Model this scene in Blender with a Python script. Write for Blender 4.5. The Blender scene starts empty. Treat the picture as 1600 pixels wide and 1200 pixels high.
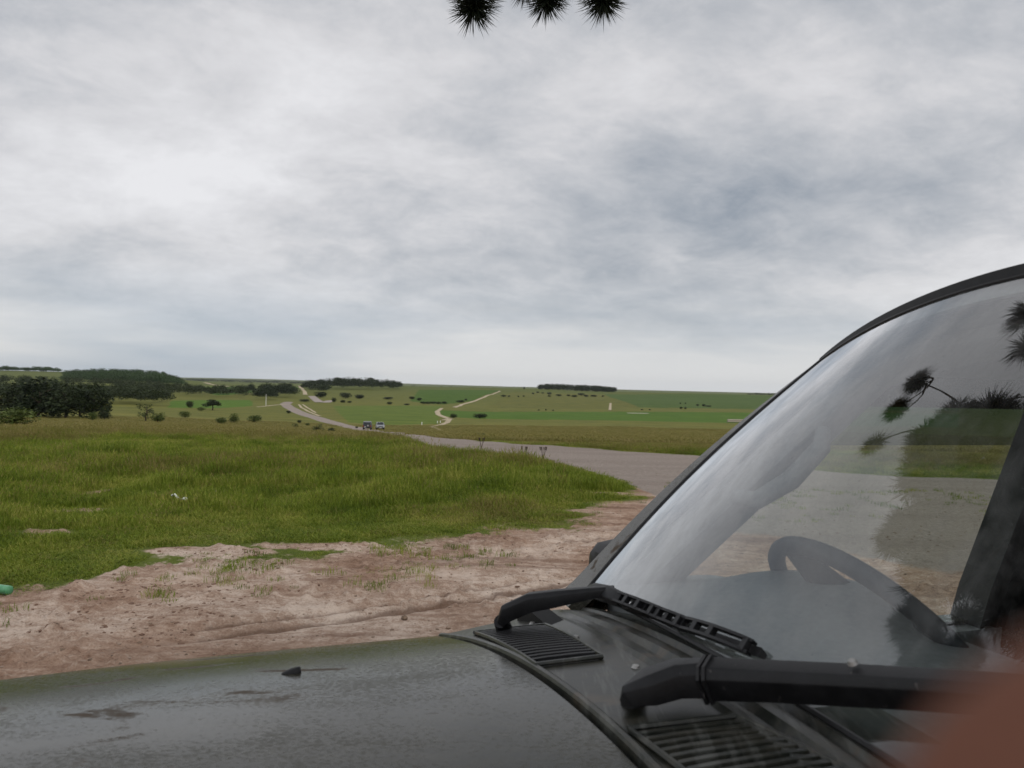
import bpy, bmesh, math, random
import numpy as np
from mathutils import Vector, Matrix, Euler
R = math.radians
rnd = random.Random(7)
nrs = np.random.RandomState(11)
scene = bpy.context.scene
col = scene.collection

# ------------------------------------------------------------------ camera
CZ = 1.5
FPX = 1208.0                       # focal length in pixels of the 1600 px wide photograph
cam_d = bpy.data.cameras.new('camera')
cam = bpy.data.objects.new('camera', cam_d); col.objects.link(cam)
cam_d.sensor_width = 36.0
cam_d.lens = 36.0 * FPX / 1600.0
cam_d.clip_start = 0.003
cam_d.clip_end = 30000
CAMR = Matrix.Rotation(R(90.24), 3, 'X') @ Matrix.Rotation(R(1.37), 3, 'Z')
cam.matrix_world = Matrix.Translation((0, 0, CZ)) @ CAMR.to_4x4()
cam_d.dof.use_dof = True
cam_d.dof.focus_distance = 3.2
cam_d.dof.aperture_fstop = 9.5     # a phone lens: about 3 mm across
scene.camera = cam

# ------------------------------------------------------------------ sky and sun
SUN_EL, SUN_AZ = R(52), R(150)     # high, behind the cloud, to the right of and behind the camera
world = bpy.data.worlds.new('World'); scene.world = world
world.use_nodes = True
wn, wl = world.node_tree.nodes, world.node_tree.links
wn.clear()
def wnode(t, **k):
    n = wn.new(t)
    for a, b in k.items(): setattr(n, a, b)
    return n
def wmath(op, a, b=None):
    n = wn.new('ShaderNodeMath'); n.operation = op
    for i, v in enumerate((a, b)):
        if v is None: continue
        if isinstance(v, (int, float)): n.inputs[i].default_value = v
        else: wl.new(v, n.inputs[i])
    return n.outputs[0]
SKY_LOC, VEIL_X = (7.11, 3.93, 0), 1.7
sky = wnode('ShaderNodeTexSky', sky_type='NISHITA', sun_disc=False)
sky.sun_elevation = SUN_EL; sky.sun_rotation = SUN_AZ
bg_sky = wnode('ShaderNodeBackground'); bg_sky.inputs[1].default_value = 0.10
wl.new(sky.outputs[0], bg_sky.inputs[0])
tc = wnode('ShaderNodeTexCoord'); sep = wnode('ShaderNodeSeparateXYZ')
wl.new(tc.outputs['Generated'], sep.inputs[0])
zc = wmath('MAXIMUM', sep.outputs[2], 0.0)
den = wmath('ADD', zc, 0.34)
uu = wmath('DIVIDE', sep.outputs[0], den); vv = wmath('DIVIDE', sep.outputs[1], den)
cmb = wnode('ShaderNodeCombineXYZ'); wl.new(uu, cmb.inputs[0]); wl.new(vv, cmb.inputs[1])
mp = wnode('ShaderNodeMapping'); wl.new(cmb.outputs[0], mp.inputs[0])
mp.inputs['Location'].default_value = SKY_LOC; mp.inputs['Rotation'].default_value = (0, 0, R(-32)); mp.inputs['Scale'].default_value = (1.05, 1.25, 1)
def wnoise(scale, detail, rough, dist, src):
    n = wnode('ShaderNodeTexNoise'); n.inputs['Scale'].default_value = scale; n.inputs['Detail'].default_value = detail
    n.inputs['Roughness'].default_value = rough; n.inputs['Distortion'].default_value = dist
    wl.new(src, n.inputs['Vector']); return n.outputs[0]
n1 = wnoise(1.25, 14, 0.62, 0.15, mp.outputs[0])
n2 = wnoise(5.2, 14, 0.66, 0.3, mp.outputs[0])
n3 = wnoise(0.62, 3, 0.5, 0.3, mp.outputs[0])
mixn = wmath('ADD', wmath('ADD', wmath('MULTIPLY', n1, 0.52), wmath('MULTIPLY', n2, 0.22)), wmath('MULTIPLY', n3, 0.40))
ramp = wnode('ShaderNodeValToRGB')
wl.new(mixn, ramp.inputs[0])
el = ramp.color_ramp.elements
el[0].position = 0.42; el[0].color = (0.315, 0.35, 0.40, 1)
el[1].position = 0.70; el[1].color = (0.86, 0.855, 0.87, 1)
e = el.new(0.52); e.color = (0.515, 0.53, 0.56, 1)
e = el.new(0.60); e.color = (0.70, 0.695, 0.71, 1)
# towards the horizon the cloud layer closes into an even pale veil
hor = wnode('ShaderNodeMapRange'); hor.inputs['From Min'].default_value = 0.0; hor.inputs['From Max'].default_value = 0.17
hor.interpolation_type = 'SMOOTHSTEP'
wl.new(sep.outputs[2], hor.inputs[0])
mixh = wnode('ShaderNodeMix', data_type='RGBA')
wl.new(hor.outputs[0], mixh.inputs[0])
vmp = wnode('ShaderNodeMapping'); wl.new(tc.outputs['Generated'], vmp.inputs[0]); vmp.inputs['Scale'].default_value = (1, 1, 7.0); vmp.inputs['Location'].default_value = (VEIL_X, 0.3, 0.15)
veil_n = wnoise(1.1, 5, 0.5, 0.1, vmp.outputs[0])
veil = wnode('ShaderNodeValToRGB'); wl.new(veil_n, veil.inputs[0])
veil.color_ramp.elements[0].position = 0.36; veil.color_ramp.elements[0].color = (0.43, 0.50, 0.58, 1)
veil.color_ramp.elements[1].position = 0.50; veil.color_ramp.elements[1].color = (0.76, 0.765, 0.77, 1)
wl.new(veil.outputs[0], mixh.inputs[6])
wl.new(ramp.outputs[0], mixh.inputs[7])
bg_cl = wnode('ShaderNodeBackground'); bg_cl.inputs[1].default_value = 1.0
wl.new(mixh.outputs[2], bg_cl.inputs[0])
mxs = wnode('ShaderNodeMixShader'); mxs.inputs[0].default_value = 0.93
wl.new(bg_sky.outputs[0], mxs.inputs[1]); wl.new(bg_cl.outputs[0], mxs.inputs[2])
wo = wnode('ShaderNodeOutputWorld'); wl.new(mxs.outputs[0], wo.inputs[0])
world.cycles_visibility.camera = True

sun_d = bpy.data.lights.new('sun', 'SUN'); sun = bpy.data.objects.new('sun', sun_d); col.objects.link(sun)
sun_d.energy = 1.5; sun_d.angle = R(24); sun_d.color = (1.0, 0.95, 0.87)
sdir = Vector((math.sin(SUN_AZ) * math.cos(SUN_EL), math.cos(SUN_AZ) * math.cos(SUN_EL), math.sin(SUN_EL)))
sun.rotation_euler = (-sdir).to_track_quat('-Z', 'Y').to_euler()
sun.location = (0, 0, 60)

vs = scene.view_settings
vs.view_transform = 'Standard'; vs.look = 'None'; vs.exposure = 0.0; vs.gamma = 1.0; vs.use_curve_mapping = False
scene.cycles.use_denoising = True
scene.cycles.max_bounces = 8; scene.cycles.transparent_max_bounces = 24
scene.cycles.volume_bounces = 0

# ------------------------------------------------------------------ helpers
def lerp(a, b, t): return a + (b - a) * t
def ray(px, py):
    d = CAMR @ Vector(((px - 800) / FPX, -(py - 600) / FPX, -1.0))
    return d
def tag(o, label=None, cat=None, group=None, kind=None):
    if label: o['label'] = label
    if cat: o['category'] = cat
    if group: o['group'] = group
    if kind: o['kind'] = kind
    return o
def empty(name, loc):
    o = bpy.data.objects.new(name, None); col.objects.link(o); o.location = loc
    o.empty_display_size = 0.2
    return o
def link(name, me, parent=None, loc=None):
    o = bpy.data.objects.new(name, me); col.objects.link(o)
    if parent: o.parent = parent
    if loc is not None: o.location = loc
    return o

class MB:
    """collects geometry in world coordinates; build() links ONE mesh object"""
    def __init__(s): s.v = []; s.f = []; s.m = []
    def add(s, vs, fs, m=0):
        b = len(s.v); s.v += [tuple(p) for p in vs]; s.f += [tuple(i + b for i in q) for q in fs]; s.m += [m] * len(fs)
        return s
    def grid(s, fn, nu, nv, m=0, flip=False):
        vs = [fn(i / nu, j / nv) for j in range(nv + 1) for i in range(nu + 1)]
        fs = []
        for j in range(nv):
            for i in range(nu):
                a = j * (nu + 1) + i
                q = (a, a + 1, a + nu + 2, a + nu + 1)
                fs.append(q[::-1] if flip else q)
        return s.add(vs, fs, m)
    def slab(s, fn, nu, nv, off, m=0):
        """closed slab: fn(u,v) is one face and fn(u,v)+off the other"""
        off = Vector(off) if not callable(off) else off
        top = [Vector(fn(i / nu, j / nv)) for j in range(nv + 1) for i in range(nu + 1)]
        bot = [p + (off if not callable(off) else off(k % (nu + 1) / nu, k // (nu + 1) / nv)) for k, p in enumerate(top)]
        n = len(top); fs = []
        for j in range(nv):
            for i in range(nu):
                a = j * (nu + 1) + i
                fs.append((a, a + 1, a + nu + 2, a + nu + 1)); fs.append((n + a, n + a + nu + 1, n + a + nu + 2, n + a + 1))
        W = nu + 1
        for i in range(nu):
            fs.append((i + 1, i, n + i, n + i + 1)); a = nv * W + i; fs.append((a, a + 1, n + a + 1, n + a))
        for j in range(nv):
            a = j * W; fs.append((a, a + W, n + a + W, n + a)); a = j * W + nu; fs.append((a + W, a, n + a, n + a + W))
        return s.add(top + bot, fs, m)
    def hexa(s, p, m=0):     # 8 corners: bottom 4 ring, top 4 ring
        return s.add(p, [(3, 2, 1, 0), (4, 5, 6, 7), (0, 1, 5, 4), (1, 2, 6, 5), (2, 3, 7, 6), (3, 0, 4, 7)], m)
    def box(s, c, sx, sy, sz, ax=None, m=0):
        X, Y, Z = ax if ax else (Vector((1, 0, 0)), Vector((0, 1, 0)), Vector((0, 0, 1)))
        c = Vector(c); p = []
        for k in (-1, 1):
            for (i, j) in ((-1, -1), (1, -1), (1, 1), (-1, 1)):
                p.append(c + X * (i * sx / 2) + Y * (j * sy / 2) + Z * (k * sz / 2))
        return s.hexa(p, m)
    def tube(s, pts, rad, n=8, m=0, caps=True):
        pts = [Vector(p) for p in pts]; rad = rad if isinstance(rad, (list, tuple)) else [rad] * len(pts)
        rings = []; up = None
        for i, p in enumerate(pts):
            t = (pts[min(i + 1, len(pts) - 1)] - pts[max(i - 1, 0)]).normalized()
            if up is None:
                up = Vector((0, 0, 1)) if abs(t.z) < 0.9 else Vector((1, 0, 0))
            a = t.cross(up).normalized(); b = a.cross(t).normalized(); up = b
            rings.append([p + (a * math.cos(2 * math.pi * k / n) + b * math.sin(2 * math.pi * k / n)) * rad[i] for k in range(n)])
        vs = [q for r in rings for q in r]; fs = []
        for i in range(len(rings) - 1):
            for k in range(n):
                a = i * n + k; b = i * n + (k + 1) % n
                fs.append((a, b, b + n, a + n))
        if caps:
            fs.append(tuple(range(n))[::-1]); fs.append(tuple((len(rings) - 1) * n + k for k in range(n)))
        return s.add(vs, fs, m)
    def sweep(s, pts, prof, ups, m=0):
        """closed profile [(side, up)] (or a list of profiles) carried along pts; ups: up vector per point"""
        pts = [Vector(p) for p in pts]; N = len(pts); vs = []; n = None
        for i, p in enumerate(pts):
            pr = prof[i] if isinstance(prof[0][0], (tuple, list)) else prof
            n = len(pr)
            t = (pts[min(i + 1, N - 1)] - pts[max(i - 1, 0)]).normalized()
            u = Vector(ups[i] if isinstance(ups, list) else ups)
            sd = t.cross(u).normalized(); u = sd.cross(t).normalized()
            vs += [p + sd * a + u * b for a, b in pr]
        fs = []
        for i in range(N - 1):
            for k in range(n):
                a = i * n + k; b = i * n + (k + 1) % n
                fs.append((a, b, b + n, a + n))
        fs.append(tuple(range(n))[::-1]); fs.append(tuple((N - 1) * n + k for k in range(n)))
        return s.add(vs, fs, m)
    def disc(s, c, nrm, r0, r1, h, n=24, m=0):
        """ring/disc solid along nrm: centre c, radius r1 at base, r0 at top, thickness h"""
        nrm = Vector(nrm).normalized(); return s.tube([Vector(c), Vector(c) + nrm * h], [r1, r0], n, m)
    def build(s, name, mat, parent=None, smooth=False, bevel=0.0, kind=None):
        me = bpy.data.meshes.new(name)
        off = Vector(parent_loc(parent)) if parent else Vector((0, 0, 0))
        me.from_pydata([tuple(Vector(p) - off) for p in s.v], [], s.f)
        for mt in (mat if isinstance(mat, (list, tuple)) else [mat]): me.materials.append(mt)
        if isinstance(mat, (list, tuple)):
            me.polygons.foreach_set('material_index', s.m)
        bm = bmesh.new(); bm.from_mesh(me)
        bmesh.ops.recalc_face_normals(bm, faces=bm.faces)
        if bevel > 0:
            ed = [e for e in bm.edges if e.is_manifold and e.calc_face_angle(0) > 0.6]
            bmesh.ops.bevel(bm, geom=ed, offset=bevel, segments=2, affect='EDGES', profile=0.6)
        bm.to_mesh(me); bm.free()
        if smooth:
            me.polygons.foreach_set('use_smooth', [True] * len(me.polygons))
            if hasattr(me, 'set_sharp_from_angle'): me.set_sharp_from_angle(angle=R(38))
        o = link(name, me, parent)
        if kind: o['kind'] = kind
        return o
def parent_loc(p):
    v = Vector((0, 0, 0))
    while p is not None:
        v += p.location; p = p.parent
    return v

# numpy value noise ------------------------------------------------------
_perm = nrs.rand(256, 256)
def vnoise(x, y):
    xi = np.floor(x).astype(np.int64); yi = np.floor(y).astype(np.int64)
    fx = x - xi; fy = y - yi
    fx = fx * fx * (3 - 2 * fx); fy = fy * fy * (3 - 2 * fy)
    a = _perm[xi & 255, yi & 255]; b = _perm[(xi + 1) & 255, yi & 255]
    c = _perm[xi & 255, (yi + 1) & 255]; d = _perm[(xi + 1) & 255, (yi + 1) & 255]
    return (a * (1 - fx) + b * fx) * (1 - fy) + (c * (1 - fx) + d * fx) * fy
def fbm(x, y, o=4):
    s = 0; a = 0.5; t = 0
    for i in range(o):
        s = s + a * vnoise(x + 17.3 * i, y - 9.1 * i); t += a; x = x * 2.03; y = y * 2.03; a *= 0.5
    return s / t          # 0..1

# ------------------------------------------------------------------ materials
class NT:
    def __init__(s, name):
        s.mat = bpy.data.materials.new(name); s.mat.use_nodes = True
        s.t = s.mat.node_tree; s.n = s.t.nodes; s.l = s.t.links
        s.b = s.n['Principled BSDF']; s.out = s.n['Material Output']
    def new(s, t, **k):
        n = s.n.new(t)
        for a, b in k.items(): setattr(n, a, b)
        return n
    def put(s, sock, v):
        if isinstance(v, bpy.types.NodeSocket): s.l.new(v, sock)
        elif isinstance(v, (tuple, list)) and len(v) == 3 and sock.type == 'RGBA': sock.default_value = (*v, 1)
        else: sock.default_value = v
    def coord(s, what='Object'):
        if what == 'World': return s.new('ShaderNodeNewGeometry').outputs['Position']
        return s.new('ShaderNodeTexCoord').outputs[what]
    def mapping(s, src, scale=(1, 1, 1), rot=(0, 0, 0), loc=(0, 0, 0)):
        m = s.new('ShaderNodeMapping'); s.l.new(src, m.inputs[0])
        m.inputs['Scale'].default_value = scale; m.inputs['Rotation'].default_value = rot; m.inputs['Location'].default_value = loc
        return m.outputs[0]
    def noise(s, src, scale, detail=4, rough=0.55, dist=0.0):
        n = s.new('ShaderNodeTexNoise'); s.l.new(src, n.inputs['Vector'])
        n.inputs['Scale'].default_value = scale; n.inputs['Detail'].default_value = detail
        n.inputs['Roughness'].default_value = rough; n.inputs['Distortion'].default_value = dist
        return n.outputs[0]
    def math(s, op, a, b=0.0, clamp=False):
        n = s.new('ShaderNodeMath', operation=op); n.use_clamp = clamp
        s.put(n.inputs[0], a); s.put(n.inputs[1], b); return n.outputs[0]
    def ramp(s, fac, stops):
        r = s.new('ShaderNodeValToRGB'); s.l.new(fac, r.inputs[0]); el = r.color_ramp.elements
        while len(el) < len(stops): el.new(0.5)
        for e, (p, c) in zip(el, stops):
            e.position = p; e.color = (*c, 1) if isinstance(c, tuple) else (c, c, c, 1)
        return r.outputs[0]
    def step(s, fac, a, b):
        m = s.new('ShaderNodeMapRange'); m.interpolation_type = 'SMOOTHSTEP'
        s.put(m.inputs[0], fac); m.inputs[1].default_value = a; m.inputs[2].default_value = b
        return m.outputs[0]
    def mix(s, f, a, b, blend='MIX'):
        m = s.new('ShaderNodeMix', data_type='RGBA', blend_type=blend)
        s.put(m.inputs[0], f); s.put(m.inputs[6], a); s.put(m.inputs[7], b); return m.outputs[2]
    def bump(s, h, strength=0.4, dist=0.02):
        b = s.new('ShaderNodeBump'); b.inputs['Strength'].default_value = strength; b.inputs['Distance'].default_value = dist
        s.l.new(h, b.inputs['Height']); s.l.new(b.outputs[0], s.b.inputs['Normal']); return b
    def set(s, **k):
        for a, v in k.items():
            s.put(s.b.inputs[{'color': 'Base Color', 'rough': 'Roughness', 'metal': 'Metallic', 'spec': 'Specular IOR Level', 'coat': 'Coat Weight',
                              'coat_rough': 'Coat Roughness', 'sss': 'Subsurface Weight', 'trans': 'Transmission Weight'}[a]], v)
        return s.mat
M = {}
def simple(name, c, rough=0.6, vary=0.15, scale=20, metal=0.0, spec=0.5):
    t = NT(name); n = t.noise(t.coord(), scale, 5)
    c2 = tuple(x * (1 - vary) for x in c); c1 = tuple(min(1, x * (1 + vary)) for x in c)
    t.set(color=t.ramp(n, [(0.3, c2), (0.7, c1)]), rough=rough, metal=metal, spec=spec)
    M[name] = t.mat; return t.mat

# painted steel, dark green, dusty and rain-streaked
def paint():
    t = NT('green_paint'); w = t.coord('World')
    grain = t.noise(t.mapping(w, (16, 34, 30), (0, 0, R(18))), 2.2, 6, 0.65)
    fine = t.noise(w, 180, 4, 0.7)
    blot = t.noise(t.mapping(w, (2.2, 5, 3), (0, 0, R(18))), 2.4, 3, 0.5, 0.6)
    base = t.mix(t.step(grain, 0.35, 0.7), (0.017, 0.018, 0.009), (0.036, 0.034, 0.019))
    speck = t.noise(t.mapping(w, (1.0, 1.7, 1.5), (0, 0, R(18))), 150, 5, 0.7)
    film = t.noise(t.mapping(w, (2.0, 3.2, 2), (0, 0, R(18))), 2.0, 5, 0.6, 0.4)
    dust = t.math('MULTIPLY', t.step(t.math('ADD', t.math('MULTIPLY', speck, 0.6), t.math('MULTIPLY', film, 0.4)), 0.46, 0.62), 0.5)
    base = t.mix(dust, base, (0.085, 0.076, 0.050))
    mud = t.step(t.math('ADD', t.math('MULTIPLY', blot, 0.85), t.math('MULTIPLY', speck, 0.15)), 0.585, 0.66)
    base = t.mix(t.math('MULTIPLY', mud, 0.8), base, (0.115, 0.080, 0.052))
    cover = t.math('MAXIMUM', dust, mud)
    rough = t.math('ADD', t.math('ADD', 0.10, t.math('MULTIPLY', grain, 0.12)), t.math('MULTIPLY', cover, 0.45))
    t.set(color=base, rough=rough, coat_rough=0.12)
    t.put(t.b.inputs['Specular IOR Level'], t.math('SUBTRACT', 0.42, t.math('MULTIPLY', cover, 0.3)))
    t.put(t.b.inputs['Coat Weight'], t.math('SUBTRACT', 0.24, t.math('MULTIPLY', cover, 0.4), True))
    t.bump(t.math('ADD', t.math('MULTIPLY', fine, 0.4), speck), 0.07, 0.002)
    M['paint'] = t.mat
paint()
def plastic():
    t = NT('black_plastic'); w = t.coord('World')
    n = t.noise(w, 40, 5, 0.6); sp = t.noise(w, 95, 2, 0.5)
    c = t.mix(t.step(n, 0.35, 0.75), (0.006, 0.006, 0.007), (0.016, 0.016, 0.018))
    spots = t.step(sp, 0.70, 0.76)
    c = t.mix(t.math('MULTIPLY', spots, 0.5), c, (0.13, 0.12, 0.11))
    t.set(color=c, rough=t.math('ADD', 0.36, t.math('MULTIPLY', n, 0.25)), spec=0.45)
    t.bump(t.noise(w, 320, 3), 0.08, 0.003); M['plastic'] = t.mat
plastic()
def cowlmat():
    t = NT('dusty_cowl'); w = t.coord('World')
    n = t.noise(t.mapping(w, (10, 26, 20), (0, 0, R(18))), 1.6, 6, 0.65, 0.3); fine = t.noise(w, 140, 4, 0.7)
    c = t.mix(t.step(n, 0.38, 0.66), (0.014, 0.017, 0.012), (0.055, 0.052, 0.038))
    st = t.step(t.noise(t.mapping(w, (60, 7, 20), (0, 0, R(18))), 1.2, 4, 0.6), 0.52, 0.66)
    c = t.mix(t.math('MULTIPLY', st, 0.35), c, (0.19, 0.195, 0.175))
    rb = t.step(t.noise(t.mapping(w, (5, 12, 8), (0, 0, R(18))), 1.5, 5, 0.65, 0.5), 0.56, 0.68)
    c = t.mix(t.math('MULTIPLY', rb, 0.6), c, (0.10, 0.072, 0.045))
    t.set(color=c, rough=t.math('ADD', 0.28, t.math('MULTIPLY', n, 0.3)), spec=0.5, coat=0.25, coat_rough=0.25)
    t.bump(fine, 0.06, 0.003); M['cowl'] = t.mat
cowlmat()
simple('rubber', (0.014, 0.014, 0.015), 0.5, 0.3, 60)
simple('dark_void', (0.006, 0.006, 0.006), 0.8, 0.2, 10)
simple('trim_grey', (0.25, 0.26, 0.265), 0.75, 0.12, 90)
simple('wheel_rim', (0.055, 0.058, 0.065), 0.6, 0.12, 90)
simple('headliner', (0.20, 0.20, 0.205), 0.9, 0.08, 120)
simple('seat_cloth', (0.045, 0.045, 0.05), 0.9, 0.2, 200)
simple('steel', (0.45, 0.44, 0.42), 0.4, 0.2, 200, metal=0.8)
simple('chrome_mirror', (0.6, 0.62, 0.64), 0.05, 0.02, 5, metal=1.0)
simple('tyre', (0.02, 0.02, 0.021), 0.85, 0.25, 40)
simple('alloy', (0.4, 0.4, 0.41), 0.35, 0.1, 30, metal=0.7)
simple('lamp_lens', (0.55, 0.57, 0.58), 0.12, 0.08, 20)
simple('lamp_red', (0.30, 0.015, 0.012), 0.2, 0.1, 20)
simple('silver_paint', (0.24, 0.255, 0.275), 0.3, 0.06, 5)
simple('dark_paint', (0.055, 0.06, 0.075), 0.3, 0.1, 5)
simple('car_glass', (0.02, 0.025, 0.03), 0.08, 0.2, 3)
simple('plate_white', (0.75, 0.75, 0.72), 0.4, 0.03, 10)
simple('pale_wood', (0.33, 0.29, 0.23), 0.85, 0.2, 12)
simple('post_white', (0.72, 0.71, 0.68), 0.7, 0.06, 12)
simple('chalk', (0.46, 0.42, 0.34), 0.95, 0.15, 2)
simple('clod', (0.15, 0.088, 0.06), 0.95, 0.35, 25)
simple('stone', (0.17, 0.12, 0.085), 0.9, 0.35, 40)
simple('pale_stone', (0.29, 0.215, 0.165), 0.95, 0.25, 40)
simple('litter_white', (0.7, 0.72, 0.72), 0.45, 0.08, 30)
simple('bark', (0.06, 0.042, 0.03), 0.95, 0.4, 18)
simple('twig_bark', (0.050, 0.035, 0.026), 0.9, 0.35, 60)
def green_plastic():
    t = NT('green_plastic'); t.set(color=t.ramp(t.noise(t.coord('World'), 30, 3), [(0.3, (0.06, 0.24, 0.11)), (0.7, (0.13, 0.36, 0.19))]), rough=0.25, spec=0.5)
    M['green_plastic'] = t.mat
green_plastic()
def glass(name, tint, k, dirt):
    """one outer face: see-through with the doubled reflection of a pane's two faces, plus a pale film: road dirt and painted milky sky sheen"""
    t = NT(name); w = t.coord('World')
    t.n.remove(t.b)
    tr = t.new('ShaderNodeBsdfTransparent'); tr.inputs[0].default_value = (*tint, 1)
    gl = t.new('ShaderNodeBsdfGlossy'); gl.inputs[0].default_value = (0.97, 0.985, 1.0, 1); gl.inputs['Roughness'].default_value = 0.004
    ge_ = t.new('ShaderNodeNewGeometry'); dt = t.new('ShaderNodeVectorMath', operation='DOT_PRODUCT'); t.l.new(ge_.outputs['Normal'], dt.inputs[0]); t.l.new(ge_.outputs['Incoming'], dt.inputs[1])
    gz = t.math('POWER', t.math('SUBTRACT', 1.0, t.math('ABSOLUTE', dt.outputs['Value']), True), 5.0)      # Schlick, the same from both sides of the pane
    fac = t.math('ADD', 0.045 * k, t.math('MULTIPLY', gz, 0.72 * k), True)
    m1 = t.new('ShaderNodeMixShader'); t.l.new(fac, m1.inputs[0]); t.l.new(tr.outputs[0], m1.inputs[1]); t.l.new(gl.outputs[0], m1.inputs[2])
    last = m1.outputs[0]
    if dirt > 0:  # real smears, whitened to stand in for the milky sky reflection
        df = t.new('ShaderNodeBsdfDiffuse'); df.inputs[0].default_value = (0.40, 0.40, 0.39, 1)
        streak = t.noise(t.mapping(w, (9, 9, 2.2), (0, R(40), R(18))), 1.5, 5, 0.6, 0.4)
        spots = t.step(t.noise(w, 130, 2, 0.5), 0.74, 0.78)
        film = t.math('ADD', t.math('MULTIPLY', t.step(streak, 0.35, 0.8), dirt), t.math('MULTIPLY', spots, 0.25))
        m2 = t.new('ShaderNodeMixShader'); t.l.new(film, m2.inputs[0]); t.l.new(last, m2.inputs[1]); t.l.new(df.outputs[0], m2.inputs[2])
        last = m2.outputs[0]
    t.l.new(last, t.out.inputs[0]); M[name] = t.mat
glass('windscreen_glass', (0.88, 0.92, 0.90), 3.1, 0.25)
glass('side_glass', (0.84, 0.90, 0.86), 1.6, 0.03)
glass('smoked_deflector', (0.30, 0.35, 0.36), 1.6, 0.05)
def clear():
    t = NT('clear_inner'); t.n.remove(t.b); tr = t.new('ShaderNodeBsdfTransparent'); t.l.new(tr.outputs[0], t.out.inputs[0]); M['clear'] = t.mat
clear()
def skinmat():
    t = NT('skin'); n = t.noise(t.coord(), 60, 4)
    t.set(color=t.ramp(n, [(0.3, (0.16, 0.064, 0.040)), (0.7, (0.25, 0.105, 0.066))]), rough=0.75, spec=0.2, sss=0.1)
    t.b.inputs['Subsurface Radius'].default_value = (0.006, 0.002, 0.001); t.bump(t.noise(t.coord(), 700, 3), 0.1, 0.0005)
    M['skin'] = t.mat
skinmat()
def leafmat(name, c1, c2, rough=0.65):
    t = NT(name)
    oi = t.new('ShaderNodeObjectInfo'); n = t.noise(t.coord('World'), 0.9, 4)
    f = t.math('ADD', t.math('MULTIPLY', n, 0.75), t.math('MULTIPLY', oi.outputs['Random'], 0.25))
    t.set(color=t.ramp(f, [(0.3, c1), (0.7, c2)]), rough=rough, spec=0.15)
    M[name] = t.mat
leafmat('pine_leaf', (0.014, 0.024, 0.010), (0.042, 0.056, 0.022))
leafmat('bush_leaf', (0.045, 0.070, 0.015), (0.105, 0.135, 0.034))
leafmat('loose_leaf', (0.048, 0.068, 0.022), (0.10, 0.12, 0.044))
leafmat('beech_leaf', (0.022, 0.048, 0.012), (0.085, 0.14, 0.032))
leafmat('needle', (0.014, 0.022, 0.014), (0.03, 0.042, 0.024), 0.5)
def grassmat(name, c1, c2, c3):
    t = NT(name); oi = t.new('ShaderNodeObjectInfo'); w = t.coord('World')
    n = t.noise(w, 0.8, 5, 0.65)
    f = t.math('ADD', t.math('MULTIPLY', n, 0.85), t.math('MULTIPLY', oi.outputs['Random'], 0.3))
    c = t.ramp(f, [(0.36, c1), (0.58, c2), (0.80, c3)])
    t.set(color=c, rough=0.6, spec=0.2)
    tl = t.new('ShaderNodeBsdfTranslucent'); t.l.new(c, tl.inputs[0])
    m = t.new('ShaderNodeMixShader'); m.inputs[0].default_value = 0.3
    t.l.new(t.b.outputs[0], m.inputs[1]); t.l.new(tl.outputs[0], m.inputs[2]); t.l.new(m.outputs[0], t.out.inputs[0])
    M[name] = t.mat
grassmat('grass_lush', (0.080, 0.125, 0.012), (0.175, 0.235, 0.022), (0.36, 0.35, 0.080))
grassmat('grass_dry', (0.14, 0.145, 0.028), (0.21, 0.185, 0.05), (0.30, 0.245, 0.10))

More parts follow.
